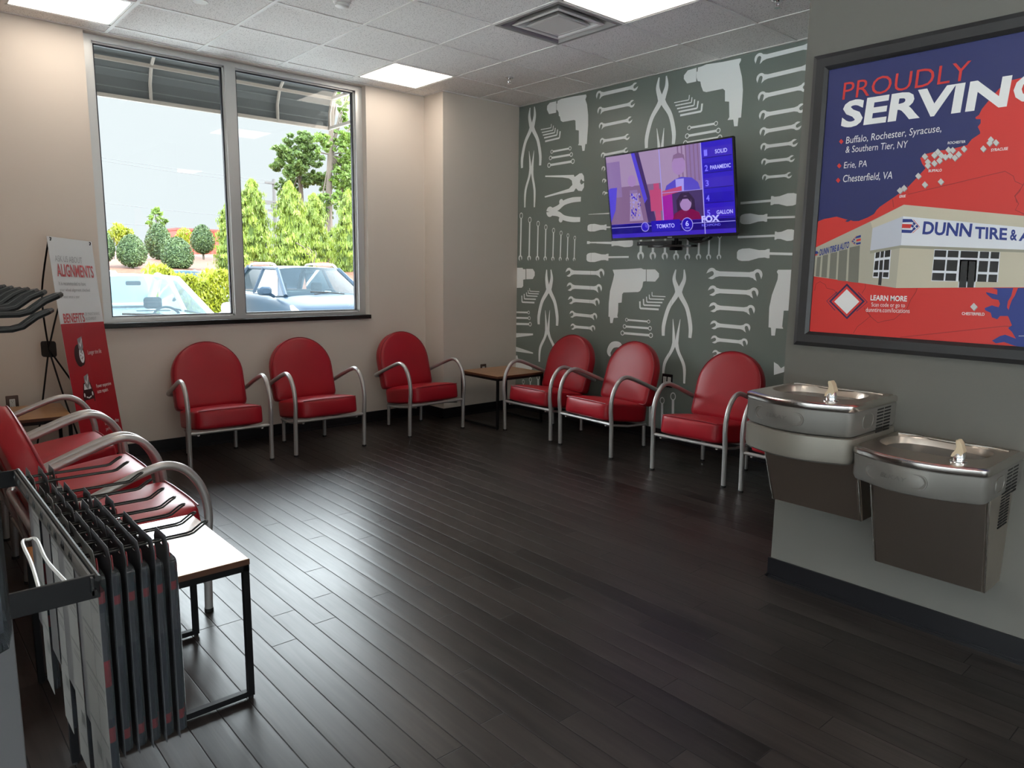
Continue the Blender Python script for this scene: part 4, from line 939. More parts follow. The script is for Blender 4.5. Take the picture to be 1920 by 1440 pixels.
# ------------------------------------------------------------------ two drinking fountains on the partition
def fountain(yc, zt, apron, label):
    t = thing('drinking_fountain', label, 'drinking fountain', (XP, yc, 0), group='stainless drinking fountains')
    Lf = lambda u_, v_, z: Vector((XP - v_, yc - u_, z))
    def outline(w=0.233, d=0.425, bow=0.055, r=0.045, n=14):
        o = [(-w, 0.0), (-w, d-0.06)]
        for k in range(1, 6): a = PI - (PI/2)*k/6; o.append((-w+r+r*math.cos(a), d-0.045+r*math.sin(a)*1.1))
        for k in range(n+1): x = -w+r*1.35 + (2*w-2.7*r)*k/n; o.append((x, d+bow*(1-(x/(w-r))**2)*1.0+0.006))
        for k in range(5, 0, -1): a = (PI/2)*k/6; o.append((w-r+r*math.cos(a), d-0.045+r*math.sin(a)*1.1))
        o += [(w, d-0.06), (w, 0.0)]
        return o
    O = outline()
    def ring(z, s=1.0, grow=0.0): 
        out = []
        for u_, v_ in O:
            out.append(Lf(u_*(1+grow/0.233), v_*(1+grow/0.45), z))
        return out
    zs = zt - 0.028; zb = zs - 0.105
    mb = MB(); mb.loft([ring(zs, grow=-0.002), ring(zs-0.004, grow=0.001), ring(zb+0.02, grow=0.0), ring(zb+0.004, grow=-0.006), ring(zb, grow=-0.014)], True, True)
    shroud = mb.build('shroud', M_shroud, t, angle=40)
    mb = MB(); mb.loft([ring(zs, grow=0.002), ring(zs+0.004, grow=0.005), ring(zt-0.006, grow=0.004), ring(zt-0.001, grow=-0.003), ring(zt, grow=-0.010)], False, False)
    mb.build('rim', M_rim, t, angle=50)
    # deck with the bowl let into it
    def bowl(s, cu=-0.015, cv=0.185):
        o = []
        for k in range(40):
            a = 2*PI*k/40; c, sn = math.cos(a), math.sin(a)
            e = 0.62
            bu = (abs(c)**e)*(1 if c > 0 else -1)*0.190; bv = (abs(sn)**0.75)*(1 if sn > 0 else -1)
            bv = bv*0.145 if bv > 0 else bv*0.135
            o.append((cu+bu*s, cv+bv*s))
        return o
    deck = [(u_*(1-0.010/0.233), v_*(1-0.010/0.45)) for u_, v_ in O]
    mb = MB(); hole = bowl(1.0)
    tri = tessellate_polygon([[Vector((a, b, 0)) for a, b in deck], [Vector((a, b, 0)) for a, b in hole]])
    mb.add([Lf(a, b, zt) for a, b in deck + hole], tri)
    mb.loft([[Lf(a, b, zt-dz) for a, b in bowl(s)] for s, dz in ((1.0, 0.0), (0.975, 0.006), (0.94, 0.03), (0.88, 0.056), (0.74, 0.068), (0.4, 0.074), (0.05, 0.078))], False, True)
    mb.build('basin', M_steel, t, angle=50)
    mb = MB(); mb.tube(catmull([Lf(u_, 0.055 - 0.03*(u_/0.2)**2 + (0.03 if abs(u_) > 0.19 else 0), zt+0.001) for u_ in (-0.2, -0.14, -0.07, 0, 0.07, 0.14, 0.2)], 4), 0.006, 8); mb.build('back_bead', M_rim, t)
    MB().lathe([(0.018, 0), (0.018, 0.002), (0.004, 0.001)], Lf(-0.10, 0.22, zt-0.074), 16).build('drain', M_dark, t)
    # bubbler: chrome dome with a beige curved guard
    bp = Lf(0.128, 0.385, zt)
    mb = MB(); mb.lathe([(0.030, 0.0), (0.030, 0.004), (0.021, 0.006), (0.021, 0.022), (0.0165, 0.038), (0.009, 0.045), (0.002, 0.046)], bp, 20)
    for k in range(4): mb.tube([bp + Vector((0.005, 0.010-0.006*k, 0.008)), bp + Vector((0.017, 0.012-0.006*k, 0.02)), bp + Vector((0.014, 0.010-0.005*k, 0.038))], 0.003, 6)
    bub = mb.build('bubbler', M_chrome, t)
    gp = [bp + Vector(q) for q in ((0.0, 0.022, 0.020), (0.0, 0.018, 0.034), (0.0, 0.010, 0.046), (0.0, 0.007, 0.060), (0.0, 0.011, 0.075), (0.0, 0.010, 0.083), (0.0, 0.001, 0.084), (0.0, -0.008, 0.072), (0.0, -0.013, 0.058), (0.0, -0.018, 0.044), (0.0, -0.012, 0.030), (0.0, 0.004, 0.024))]
    ctr = catmull(gp[:6] , 3); 
    mb = MB(); n_ = len(gp)
    va = [p + Vector((-0.017, 0, 0)) for p in gp] + [p + Vector((0.017, 0, 0)) for p in gp]
    fa = [(k, (k+1) % n_, n_+(k+1) % n_, n_+k) for k in range(n_)]
    for tr in tessellate_polygon([[Vector((p.y, p.z, 0)) for p in gp]]): fa.append(tuple(tr)); fa.append(tuple(n_+i for i in reversed(tr)))
    mb.add(va, fa); mb.build('mouth_guard', M_beige, bub, bevel=0.003)
    # push plate on the front, a shorter one on the side, louvres
    fv = lambda u_: 0.431 + 0.055*(1-(u_/(0.233-0.045))**2)
    zc = (zs + zb)/2 + 0.004
    pl = rrect(0.235, 0.058, 0.0285, 6, -0.050, zc)
    mb = MB(); mb.loft([[Lf(u_, fv(u_) + dd, zc+(z-zc)*s) if True else None for u_, z in [(-0.050+(a+0.050)*s2, b) for a, b in pl]] for s, s2, dd in ((1.0, 1.0, 0.0), (0.98, 0.995, 0.005), (0.88, 0.97, 0.005), (0.84, 0.96, 0.002))], True, True)
    bar = mb.build('push_bar', M_shroud, t, angle=40)
    vs_, fs_, asp = text_shape('ELKAY', 0.0); mb = MB(); h_ = 0.016; w_ = 0.095
    mb.add([Lf(-0.050 - w_/2 + x*w_ + (y-0.5)*0.004, fv(-0.050 - w_/2 + x*w_)+0.0034, zc-h_/2+y*h_) for x, y in vs_], fs_); mb.build('raised_lettering', mat('embossed_grey', (0.155, 0.145, 0.135), 0.35, metal=0.35), bar, smooth=False)
    pl = rrect(0.10, 0.058, 0.026, 6, 0.275, zc)
    mb = MB(); mb.loft([[Lf(0.233+dd, 0.275+(v_-0.275)*s, zc+(z-zc)*s) for v_, z in pl] for s, dd in ((1.0, -0.001), (0.98, 0.004), (0.90, 0.004), (0.88, 0.002))], True, True)
    mb.build('side_plate', M_shroud, t, angle=40)
    mb = MB()
    for c_ in range(2):
        for k in range(8):
            v0 = 0.055 + c_*0.072; z0 = zt - 0.042 - k*0.0135
            mb.box((XP-v0-0.062, yc-0.2345, z0-0.0032), (XP-v0, yc-0.2325, z0+0.0032))
    mb.build('louvre', M_dark, t, smooth=False)
    zp = zb
    if apron:
        mb = MB(); mb.loft([ring(zb-0.003, grow=-0.006), ring(zb-0.006, grow=0.001), ring(zb-0.085, grow=0.001), ring(zb-0.104, grow=-0.003), ring(zb-0.113, grow=-0.014)], True, True)
        mb.build('apron', mat('taupe_metallic_plastic', (0.27, 0.25, 0.215), 0.42, metal=0.35), t, angle=40); zp = zb-0.105
    z1 = zt - 0.53
    mb = MB(); w0, w1 = 0.212, 0.205
    top = [(-w0, 0), (-w0, 0.27), (-w0+0.012, 0.285), (w0-0.012, 0.285), (w0, 0.27), (w0, 0)]
    bot = [(-w1, 0), (-w1, 0.165), (-w1+0.012, 0.178), (w1-0.012, 0.178), (w1, 0.165), (w1, 0)]
    mb.loft([[Lf(a, b, zp) for a, b in top], [Lf(a, b, z1) for a, b in bot]], True, True)
    cabm = mb.build('lower_panel', M_steel, t, angle=20)
    for s in (-1, 1): MB().tube([Lf(s*(w0-0.003), 0.281, zp-0.004), Lf(s*(w1-0.003), 0.174, z1)], 0.004, 8).build('corner_bead', M_rim, cabm)
    mb = MB()
    for c_ in range(2):
        for k in range(12):
            z0 = zp - 0.015 - k*0.012; v0 = 0.03 + c_*0.06
            mb.box((XP-v0-0.05, yc-w0-0.0005, z0-0.0025), (XP-v0, yc-w0+0.003, z0+0.0025))
    mb.build('louvre', M_dark, cabm, smooth=False)
    return t
fountain(1.432, 0.990, True, 'higher stainless drinking fountain with a deep apron, nearer the red chairs')
fountain(0.958, 0.836, False, 'lower stainless drinking fountain at the right edge, nearer the camera')

# ------------------------------------------------------------------ banner on its folding stand
bn = thing('banner_stand', 'tall red and white wheel alignment banner on a black folding stand', 'banner', (1.10, 5.86, 0))
BL_, BR_ = Vector((0.925, 5.705, 1.683)), Vector((1.268, 6.095, 1.665))
across = (BR_ - BL_); BW = across.length; ax = across.normalized(); nb = Vector((0.66, -0.75, 0)).normalized()
dn = Vector((nb.x*0.10, nb.y*0.10, -1.0)).normalized(); BH = 1.56
def bq(a, b, l=0.0): return BL_ + ax*(a*BW) + dn*(b*BH) + nb*l            # a across 0..1, b down 0..1
mb = MB(); rings = []
for k in range(13):
    b = k/12; sag = 0.012*math.sin(PI*b)
    rings.append([bq(0, b, -sag), bq(0.5, b, -sag-0.004), bq(1, b, -sag), bq(1, b, -sag-0.0015), bq(0.5, b, -sag-0.0055), bq(0, b, -sag-0.0015)])
mb.loft(rings, True, True)
M_bw = mat('banner_white_vinyl', (0.66, 0.67, 0.67), 0.45); M_br = mat('banner_red_ink', srgb(168, 26, 40), 0.4); M_brt = mat('banner_letter_red', srgb(190, 70, 72), 0.45); M_bg = mat('banner_letter_grey', srgb(140, 140, 142), 0.45); M_bd = mat('banner_dark_ink', srgb(46, 20, 24), 0.45); M_blw = mat('banner_pale_ink', srgb(226, 226, 228), 0.45)
mb.build('vinyl_sheet', M_bw, bn, angle=50)
def bfn(a, b, l): return bq(a, b, 0.0012 + l - 0.012*math.sin(PI*b) - 0.004*(1-abs(2*a-1)))
ba = Art(bfn, 0.0003)
for k in range(10):
    b0, b1 = 0.375 + 0.625*k/10, 0.375 + 0.625*(k+1)/10
    ba.rect(0, b0, 0.5, b1, M_br, 1); ba.rect(0.5, b0, 1, b1, M_br, 1)
def bt(s, x0, x1, b, h, m, bold=0.0): ba.text(s, (x0, b), (x1, b), (x0, b-h), m, 4, bold)
bt('ASK US ABOUT', 0.10, 0.70, 0.105, 0.026, M_bg, -0.01); bt('ALIGNMENTS', 0.10, 0.93, 0.170, 0.056, M_brt, 0.02)
bt('It is recommended to have', 0.10, 0.70, 0.207, 0.017, M_bg); bt('your wheel alignment checked', 0.10, 0.78, 0.238, 0.018, M_bg); bt('at least once a year', 0.10, 0.52, 0.268, 0.018, M_bg)
bt('BENEFITS', 0.08, 0.56, 0.372, 0.042, M_brt, 0.02); bt('OF MAINTAINING', 0.58, 0.93, 0.343, 0.014, M_bg, -0.01); bt('ALIGNMENT', 0.58, 0.83, 0.365, 0.014, M_bg, -0.01)
def tick(cx, cy):
    ba.poly([(cx-0.055, cy-0.05), (cx+0.055, cy-0.06), (cx+0.055, cy-0.012), (cx, cy+0.012), (cx-0.055, cy-0.008)], M_bg, 3)
    ba.stroke([(cx-0.03, cy-0.032), (cx-0.005, cy-0.016), (cx+0.045, cy-0.05)], 0.012, M_blw, 4)
ba.disc((0.29, 0.520), 0.105, M_bd, 2, sy=0.48); ba.disc((0.345, 0.520), 0.075, M_bd, 2, sy=0.62); ba.disc((0.35, 0.520), 0.055, M_blw, 3, hole=0.03, sy=0.62); ba.disc((0.35, 0.520), 0.016, M_blw, 3, sy=0.62); tick(0.36, 0.495)
for k in range(5): a = 2*PI*k/5; ba.stroke([(0.35, 0.52), (0.35+0.045*math.cos(a), 0.52+0.028*math.sin(a))], 0.012, M_blw, 3)
bt('Longer tire life', 0.50, 0.82, 0.527, 0.026, M_blw)
ba.poly([(0.22, 0.735), (0.215, 0.70), (0.24, 0.68), (0.27, 0.645), (0.43, 0.645), (0.46, 0.68), (0.485, 0.70), (0.48, 0.735), (0.46, 0.735), (0.455, 0.722), (0.245, 0.722), (0.24, 0.735)], M_bd, 2); ba.poly([(0.265, 0.675), (0.285, 0.65), (0.415, 0.65), (0.435, 0.675)], M_blw, 3); ba.disc((0.255, 0.698), 0.016, M_blw, 3, sy=0.6); ba.disc((0.445, 0.698), 0.016, M_blw, 3, sy=0.6); ba.stroke([(0.29, 0.708), (0.35, 0.714), (0.41, 0.708)], 0.006, M_blw, 3); tick(0.36, 0.665)
bt('Fewer expensive', 0.56, 0.92, 0.683, 0.022, M_blw); bt('auto repairs', 0.56, 0.82, 0.709, 0.022, M_blw)
bt('Improved safety', 0.60, 0.95, 0.862, 0.022, M_blw); bt('performance', 0.60, 0.88, 0.888, 0.022, M_blw); tick(0.36, 0.865)
for k in (-1, 1): ba.stroke([(0.40+k*0.045, 0.90), (0.40+k*0.055, 0.94), (0.40+k*0.05, 0.97)], 0.01, M_blw, 3)
ba.build('printed_artwork', bn)
for a in (0.06, 0.94):                                                    # corner hooks
    p = bq(a, 0.014)
    MB().tube([p - nb*0.02, p + nb*0.004 + Vector((0, 0, -0.004)), p + nb*0.008 + Vector((0, 0, 0.012)), p - nb*0.01 + Vector((0, 0, 0.016))], 0.0035, 8).build('corner_hook', M_black, bn)
hub = Vector((0.928, 6.00, 0.905))
up1, up2 = bq(0.06, 0.014) - nb*0.012, bq(0.94, 0.014) - nb*0.012
lo1, lo2 = bq(0.06, 0.985) - nb*0.01, bq(0.94, 0.985) - nb*0.01
for p in (up1, up2): 
    mid = (hub+p)/2 - nb*0.05
    MB().tube(catmull([hub, mid, p], 8), 0.006, 8).build('strut', M_black, bn)
for p in (lo1, lo2): MB().tube(catmull([hub, (hub+p)/2 - nb*0.01, p], 6), 0.006, 8).build('strut', M_black, bn)
MB().tube([hub, Vector((0.80, 6.17, 0.008))], 0.006, 8).build('rear_leg', M_black, bn)
mb = MB(); mb.loft([[hub + Vector((a*0.75, -a*0.5, b)) + nb*d for a, b in rrect(0.075, 0.115, 0.02, 4)] for d in (-0.022, 0.022)]); mb.build('hub', M_ink, bn, bevel=0.004)

# ------------------------------------------------------------------ display rack with wire hooks and hanging packs
M_card = mat('dark_card', (0.012, 0.012, 0.017), 0.4); M_cardedge = mat('card_pale_back', (0.13, 0.127, 0.123), 0.55); M_slate = mat('slate_card', (0.018, 0.020, 0.026), 0.4)
M_pkred = mat('pack_red', (0.30, 0.012, 0.018), 0.4); M_pkgrey = mat('pack_grey', (0.045, 0.044, 0.047), 0.4); M_pknavy = mat('pack_navy', (0.010, 0.011, 0.020), 0.35)
M_wire = mat('black_wire', (0.008, 0.008, 0.008), 0.42, spec=0.4); M_panel = mat('grey_rack_panel', (0.10, 0.10, 0.105), 0.5); M_clear = pane_material('clear_blister', (0.80, 0.80, 0.86), 1.5, 0.06, 0.05)
M_code = mat('barcode_ink', (0.05, 0.05, 0.05), 0.5)
rk = thing('display_rack', 'black wire display rack with hooks at the left edge in the foreground', 'display rack', (-0.2, 1.6, 0))
HZ = 0.886
bar = MB(); bar.tube([(0.280, 1.50, 0.905), (0.280, 2.475, 0.905)], 0.006, 8); bar.tube([(0.272, 1.50, 0.878), (0.272, 2.475, 0.878)], 0.006, 8); bar.box((0.268, 1.50, 0.872), (0.272, 2.475, 0.908))
bar.build('crossbar', M_wire, rk)
for y in (1.515, 2.462):
    MB().box((-0.32, y-0.004, 0.862), (0.284, y+0.004, 0.910)).build('side_arm', M_black, rk, smooth=False, bevel=0.0015)
for x in (-0.30,):
    for y in (1.515, 2.462): MB().box((x-0.02, y-0.015, 0.0), (x+0.02, y+0.015, 1.75)).build('upright', M_black, rk, smooth=False, bevel=0.002)
MB().box((-0.52, 1.585, 0.0), (0.149, 1.61, 0.85)).build('base_panel', M_panel, rk, smooth=False, bevel=0.002)
mb = MB(); mb.tube(catmull([(0.232, 1.525, 0.902), (0.222, 1.66, 0.905), (0.226, 1.80, 0.906), (0.213, 1.815, 0.906), (0.200, 1.80, 0.906), (0.196, 1.66, 0.905), (0.188, 1.525, 0.902)], 5), 0.0035, 8); mb.build('wire_loop', M_alu, rk)
MB().box((-0.32, 0.66, 1.445), (-0.28, 2.48, 1.475)).build('top_bar', M_black, rk, smooth=False)
MB().box((-0.32, 2.447, 0.9), (-0.28, 2.477, 1.47)).build('upright', M_black, rk, smooth=False)
def hook(x0, x1, y, z, lift=0.016, tip=0.045):
    mb = MB(); w = 0.0075
    P = [(x0, y-w, z), (x1-tip, y-w, z), (x1-tip*0.75, y-w, z+0.002), (x1-0.012, y-w, z+lift), (x1-0.003, y-w*0.8, z+lift+0.004), (x1, y, z+lift+0.005), (x1-0.003, y+w*0.8, z+lift+0.004), (x1-0.012, y+w, z+lift), (x1-tip*0.75, y+w, z+0.002), (x1-tip, y+w, z), (x0, y+w, z)]
    mb.tube(P, 0.0024, 7)
    h = mb.build('hook', M_wire, rk)
    mb = MB()
    for s in (-1, 1): mb.tube([(x0+0.012*math.cos(a)-0.006, y+s*0.009, z+0.006+0.014*math.sin(a)) for a in [2*PI*k/10 for k in range(10)]], 0.0024, 6, closed=True)
    mb.box((x0-0.0045, y-0.012, z-0.03), (x0-0.0025, y+0.012, z+0.022))
    mb.build('hook_clip', M_wire, h)
HY = [1.690, 1.770, 1.852, 1.925, 2.022, 2.130, 2.220, 2.372, 2.452]
for y in HY: hook(0.285, 0.548, y, HZ)
for k, (y, z) in enumerate(((0.69, 1.456), (0.735, 1.441), (0.76, 1.456), (0.80, 1.456), (0.85, 1.456), (0.90, 1.455), (0.955, 1.455), (1.01, 1.455))): hook(-0.28, 0.118, y, z, 0.010, 0.03)

def make_pack(name, L, long_box=False):
    """blister pack of a wiper blade: hole card at the back (-x), tray on the front, hung from the origin"""
    t = thing(name, 'x', 'wiper blade pack')
    W = 0.054; D = 0.0155
    out = [(-W, -0.004), (-W+0.018, 0.021), (W-0.018, 0.021), (W, -0.004), (W, -L), (-W, -L)]
    fn = lambda u_, v_, d: Vector((d, u_, v_))
    hole = [(0.0135*math.cos(2*PI*k/16), -0.0034+0.006*abs(math.sin(2*PI*k/16))**0.6*(1 if math.sin(2*PI*k/16) > 0 else -1)) for k in range(16)]
    mb = MB(); n1 = len(out); tri = tessellate_polygon([[Vector((a, b, 0)) for a, b in out], [Vector((a, b, 0)) for a, b in hole]])
    pts = out + hole; N_ = len(pts)
    mb.cur = 0; mb.add([fn(a, b, 0.0) for a, b in pts], tri)
    mb.cur = 1; mb.add([fn(a, b, 0.0012) for a, b in pts], tri)
    mb.cur = 0
    for rg, base in ((out, 0), (hole, n1)):
        m_ = len(rg); mb.add([fn(a, b, 0.0) for a, b in rg] + [fn(a, b, 0.0012) for a, b in rg], [(k, (k+1) % m_, m_+(k+1) % m_, m_+k) for k in range(m_)])
    card = mb.build('backing_card', [M_cardedge, M_cardedge] if long_box else [mat('card_edge_grey', (0.05, 0.05, 0.055), 0.45), M_card], t, smooth=False, local=True)
    if long_box:                                                       # printed back: rules and a bar code
        mb = MB()
        for z, h_, w_ in ((-0.075, 0.012, 0.7), (-0.10, 0.003, 1.0), (-0.115, 0.003, 0.9), (-0.19, 0.006, 1.0), (-0.205, 0.002, 0.8), (-0.215, 0.002, 0.85), (-0.30, 0.006, 1.0), (-0.32, 0.002, 0.7), (-0.33, 0.002, 0.8), (-0.43, 0.005, 1.0), (-0.50, 0.03, 0.45), (-0.55, 0.002, 0.8)):
            mb.box((-0.0003, -W+0.010, z), (-0.0001, -W+0.010+(2*W-0.02)*w_, z+h_))
        mb.build('back_print', mat('grey_print', (0.05, 0.05, 0.05), 0.5), card, smooth=False, local=True)
    mb = MB()
    segs = ((-0.035, -0.085, 1), (-0.085, -0.105, 0), (-0.105, -0.20, 2), (-0.20, -0.395, 3), (-0.395, -0.418, 0), (-0.418, -L+0.012, 3)) if not long_box else ((-0.07, -0.095, 0), (-0.095, -0.115, 3), (-0.115, -0.225, 2), (-0.225, -0.285, 0), (-0.285, -0.36, 2), (-0.36, -0.38, 3), (-0.38, -0.415, 0), (-0.415, -L+0.012, 3))
    for z1, z0, m_ in segs:
        mb.cur = m_
        w_ = W-0.007
        mb.loft([[Vector((d, a*s, z)) for a, z in ((-w_, z0), (w_, z0), (w_, z1), (-w_, z1))] for d, s in ((0.0013, 1.0), (D*0.7, 0.99), (D, 0.90))], False, True)
    mb.build('printed_insert', [M_pkred, M_slate, M_pkgrey, M_pknavy], t, smooth=False, local=True)
    mb = MB(); mb.loft([[Vector((d, a, b)) for a, b in rrect(2*(W-0.004)*s, (L-0.04)*s2, 0.012, 3, 0, -0.032-(L-0.04)/2)] for d, s, s2 in ((0.0014, 1.0, 1.0), (D+0.002, 0.97, 0.995), (D+0.004, 0.88, 0.98))], False, True)
    mb.build('clear_cover', M_clear, t, local=True)
    mb = MB()
    for s in (-1, 1): mb.tube(catmull([(D*0.6, s*0.018-0.008, -0.034), (D*0.6, s*0.018-0.006, -0.010), (D*0.6, s*0.018, -0.004), (D*0.6, s*0.018+0.006, -0.012), (D*0.6, s*0.018+0.008, -0.034)], 4), 0.0012, 5)
    mb.build('red_clip', M_pkred, t, local=True)
    return t
pk = make_pack('wiper_blade_pack', 0.46); pl_ = make_pack('wiper_blade_pack', 0.62, True)
ORD = ['first', 'second', 'third', 'fourth', 'fifth', 'sixth']
HN = ['nearest', 'second nearest', 'third nearest', 'fourth nearest', 'middle', 'fourth farthest', 'third farthest', 'second farthest', 'farthest']
random.seed(11)
used_ = {id(pk): False, id(pl_): False}
def hang(src, loc, label, group):
    if not used_[id(src)]:
        used_[id(src)] = True; src.location = loc; return tag(src, label, group=group)
    return dup(src, loc, 0.0, label, group=group)
for k, (y, nn) in enumerate(zip(HY, (6, 5, 5, 4, 5, 4, 3, 2, 3))):
    for j in range(nn):
        src = pl_ if (j == 0 and k in (0, 1, 3, 5, 7)) else pk
        xx = 0.302 + j*0.0285 + (random.uniform(-0.003, 0.003) if k else 0)
        hang(src, (xx, y, HZ), ('pale-backed long wiper blade pack, %s from the bar, on the %s lower hook' if src is pl_ else 'dark wiper blade pack, %s from the bar, on the %s lower hook') % (ORD[j], HN[k]), 'wiper blade packs on the lower hooks')
def make_bag(L):
    t = thing('hanging_blister_pack', 'x', 'blister pack')
    mb = MB(); mb.loft([[Vector((d, a, b)) for a, b in rrect(0.10, L, 0.01, 3, 0, 0.01-L/2)] for d in (0.0, 0.0012)]); mb.build('backing_card', M_card, t, smooth=False, local=True)
    mb = MB(); mb.loft([[Vector((d, a, b)) for a, b in rrect(0.088*s, (L-0.05)*s, 0.012, 3, 0, -0.02-L/2)] for d, s in ((0.0013, 1.0), (0.016, 0.97), (0.020, 0.88))], False, True); mb.build('clear_cover', M_clear, t, local=True)
    mb = MB(); mb.cur = 0; mb.box((0.002, -0.038, -L+0.03), (0.013, 0.038, -L*0.55)); mb.cur = 1; mb.box((0.002, -0.038, -L*0.55), (0.013, 0.038, -L*0.50)); mb.cur = 2; mb.box((0.002, -0.038, -L*0.50), (0.013, 0.038, -0.05))
    mb.build('printed_insert', [M_pknavy, M_pkred, M_slate], t, smooth=False, local=True)
    return t
bg_ = make_bag(0.36)
for k, (y, x) in enumerate(((0.90, 0.060), (0.955, 0.055), (1.01, 0.060), (0.955, 0.025), (1.01, 0.030))):
    lb = 'clear blister pack at the left picture edge, %s' % ('on the nearest packed upper hook', 'front one of the middle upper hook', 'front one of the farthest upper hook', 'rear one of the middle upper hook', 'rear one of the farthest upper hook')[k]
    if k == 0: bg_.location = (x, y, 1.452); tag(bg_, lb, group='blister packs on the upper hooks')
    else: dup(bg_, (x, y, 1.452), 0.0, lb, group='blister packs on the upper hooks')

# ------------------------------------------------------------------ outside: paving, bank, hedge, cars, trees
GZ = -0.13
M_asph = mat('bounce_paving', (0.60, 0.59, 0.56), 0.85, bump=0.3, bscale=60, vary=0.2, vscale=2)  # asphalt colour lightened to bounce daylight up onto the ceiling
struct('ground', MB().box((-60, -60, GZ-0.2), (120, 140, GZ)), M_asph, smooth=False)
M_mulch = mat('red_bark_mulch', (0.135, 0.055, 0.032), 0.9, bump=1.0, bscale=9, vary=0.55, vscale=11)
random.seed(3)
def bank_z(x, y):
    prof_ = ((22.5, GZ), (24.0, 0.9), (25.0, 1.38), (27.0, 1.60), (30.0, 1.88), (34, 2.05), (60, 2.3))
    z = prof_[-1][1]
    for (a, za), (b, zb_) in zip(prof_, prof_[1:]):
        if y <= b: z = za + (zb_-za)*max(0, (y-a))/(b-a); break
    return z
mb = MB(); nx, ny = 60, 34; pts = []
for j in range(ny):
    y = 22.5 + 37.5*(j/(ny-1))**1.6
    for i in range(nx):
        x = -6 + 50*i/(nx-1); pts.append((x, y, bank_z(x, y) + (random.uniform(-0.05, 0.05) if j else 0)))
mb.add(pts, [(j*nx+i, j*nx+i+1, (j+1)*nx+i+1, (j+1)*nx+i) for j in range(ny-1) for i in range(nx-1)])
bk = mb.build('mulch_bank', M_mulch, angle=180); bk['kind'] = 'structure'; bk.name = 'ground_bank'

def leafy(name, c1, tr=0.35):
    m = bpy.data.materials.new(name); m.use_nodes = True; nt = m.node_tree; L = nt.links.new; nt.nodes.clear()
    out = nt.nodes.new('ShaderNodeOutputMaterial'); d = nt.nodes.new('ShaderNodeBsdfPrincipled'); d.inputs['Roughness'].default_value = 0.45; d.inputs['Specular IOR Level'].default_value = 0.4
    t = nt.nodes.new('ShaderNodeBsdfTranslucent'); mx = nt.nodes.new('ShaderNodeMixShader'); mx.inputs[0].default_value = tr
    tc = nt.nodes.new('ShaderNodeTexCoord'); n = nt.nodes.new('ShaderNodeTexNoise'); n.inputs['Scale'].default_value = 3.5; n.inputs['Detail'].default_value = 5
    r = nt.nodes.new('ShaderNodeValToRGB'); r.color_ramp.elements[0].position = 0.3; r.color_ramp.elements[0].color = tuple(v*0.62 for v in c1) + (1,)
    r.color_ramp.elements[1].position = 0.72; r.color_ramp.elements[1].color = (min(1, c1[0]*1.5), min(1, c1[1]*1.25), c1[2]*1.1, 1)
    L(tc.outputs['Object'], n.inputs['Vector']); L(n.outputs[0], r.inputs[0]); L(r.outputs[0], d.inputs['Base Color']); L(r.outputs[0], t.inputs[0])
    L(d.outputs[0], mx.inputs[1]); L(t.outputs[0], mx.inputs[2]); L(mx.outputs[0], out.inputs['Surface'])
    return m
F_bush = leafy('holly_leaf', (0.075, 0.130, 0.050), 0.2); F_con = leafy('bright_conifer_leaf', (0.17, 0.255, 0.036)); F_hedge = leafy('yellow_green_leaf', (0.22, 0.27, 0.016)); F_pine = leafy('pine_needle', (0.105, 0.18, 0.05)); F_dec = leafy('broad_leaf', (0.13, 0.23, 0.043))
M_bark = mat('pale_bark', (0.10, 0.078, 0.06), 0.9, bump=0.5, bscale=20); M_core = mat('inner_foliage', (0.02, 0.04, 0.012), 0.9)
def leaf_quads(pts, size, rnd, up=0.0, slim=0.55, jit=0.9):
    """pts: (position, outward normal); one small folded leaf each"""
    mb = MB()
    for p, nrm in pts:
        a = Vector((rnd.gauss(0, 1), rnd.gauss(0, 1), rnd.gauss(0, 1))).normalized()
        n_ = (nrm + a*jit).normalized()
        t = (Vector((rnd.gauss(0, 1), rnd.gauss(0, 1), rnd.gauss(0, 1)))*(1-up) + Vector((0, 0, 1.5))*up + nrm*0.4*up)
        t = (t - n_*t.dot(n_)); t = t.normalized() if t.length > 1e-4 else n_.orthogonal().normalized()
        b = n_.cross(t); s = size*rnd.uniform(0.6, 1.3)
        mb.add([p - t*s*0.5, p + b*s*slim*0.5, p + t*s*0.6, p - b*s*slim*0.5], [(0, 1, 2, 3)])
    return mb
def ball_pts(rnd, n, c, rx, ry, rz, deep=0.25, flat=None):
    out = []
    for _ in range(n):
        d = Vector((rnd.gauss(0, 1), rnd.gauss(0, 1), rnd.gauss(0, 1))).normalized()
        k = 1 - deep*rnd.random()**2
        out.append((Vector((c[0]+d.x*rx*k, c[1]+d.y*ry*k, c[2]+d.z*rz*k)), d))
    return out
rnd = random.Random(21)
# clipped round bushes on the bank
def make_bush():
    t = thing('round_bush', 'x', 'bush')
    pts = []
    for p, d in ball_pts(rnd, 3600, (0, 0, 0.62), 0.56, 0.56, 0.60, 0.22):
        if d.z > 0: p = Vector((p.x*(1-0.20*d.z), p.y*(1-0.20*d.z), p.z*1.0 + 0.05*d.z))
        else: p = Vector((p.x*(1+0.16*(-d.z)), p.y*(1+0.16*(-d.z)), 0.62 + (p.z-0.62)*1.02))
        pts.append((p, d))
    leaf_quads(pts, 0.075, rnd, 0.1, 0.6, 1.0).build('foliage', F_bush, t, smooth=False, local=True)
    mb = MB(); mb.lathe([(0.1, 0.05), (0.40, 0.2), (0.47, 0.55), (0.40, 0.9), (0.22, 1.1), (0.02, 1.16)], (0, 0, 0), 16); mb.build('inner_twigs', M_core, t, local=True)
    MB().tube([(0, 0, -0.25), (0, 0, 0.3)], 0.05, 8).build('stem', M_bark, t, local=True)
    return t
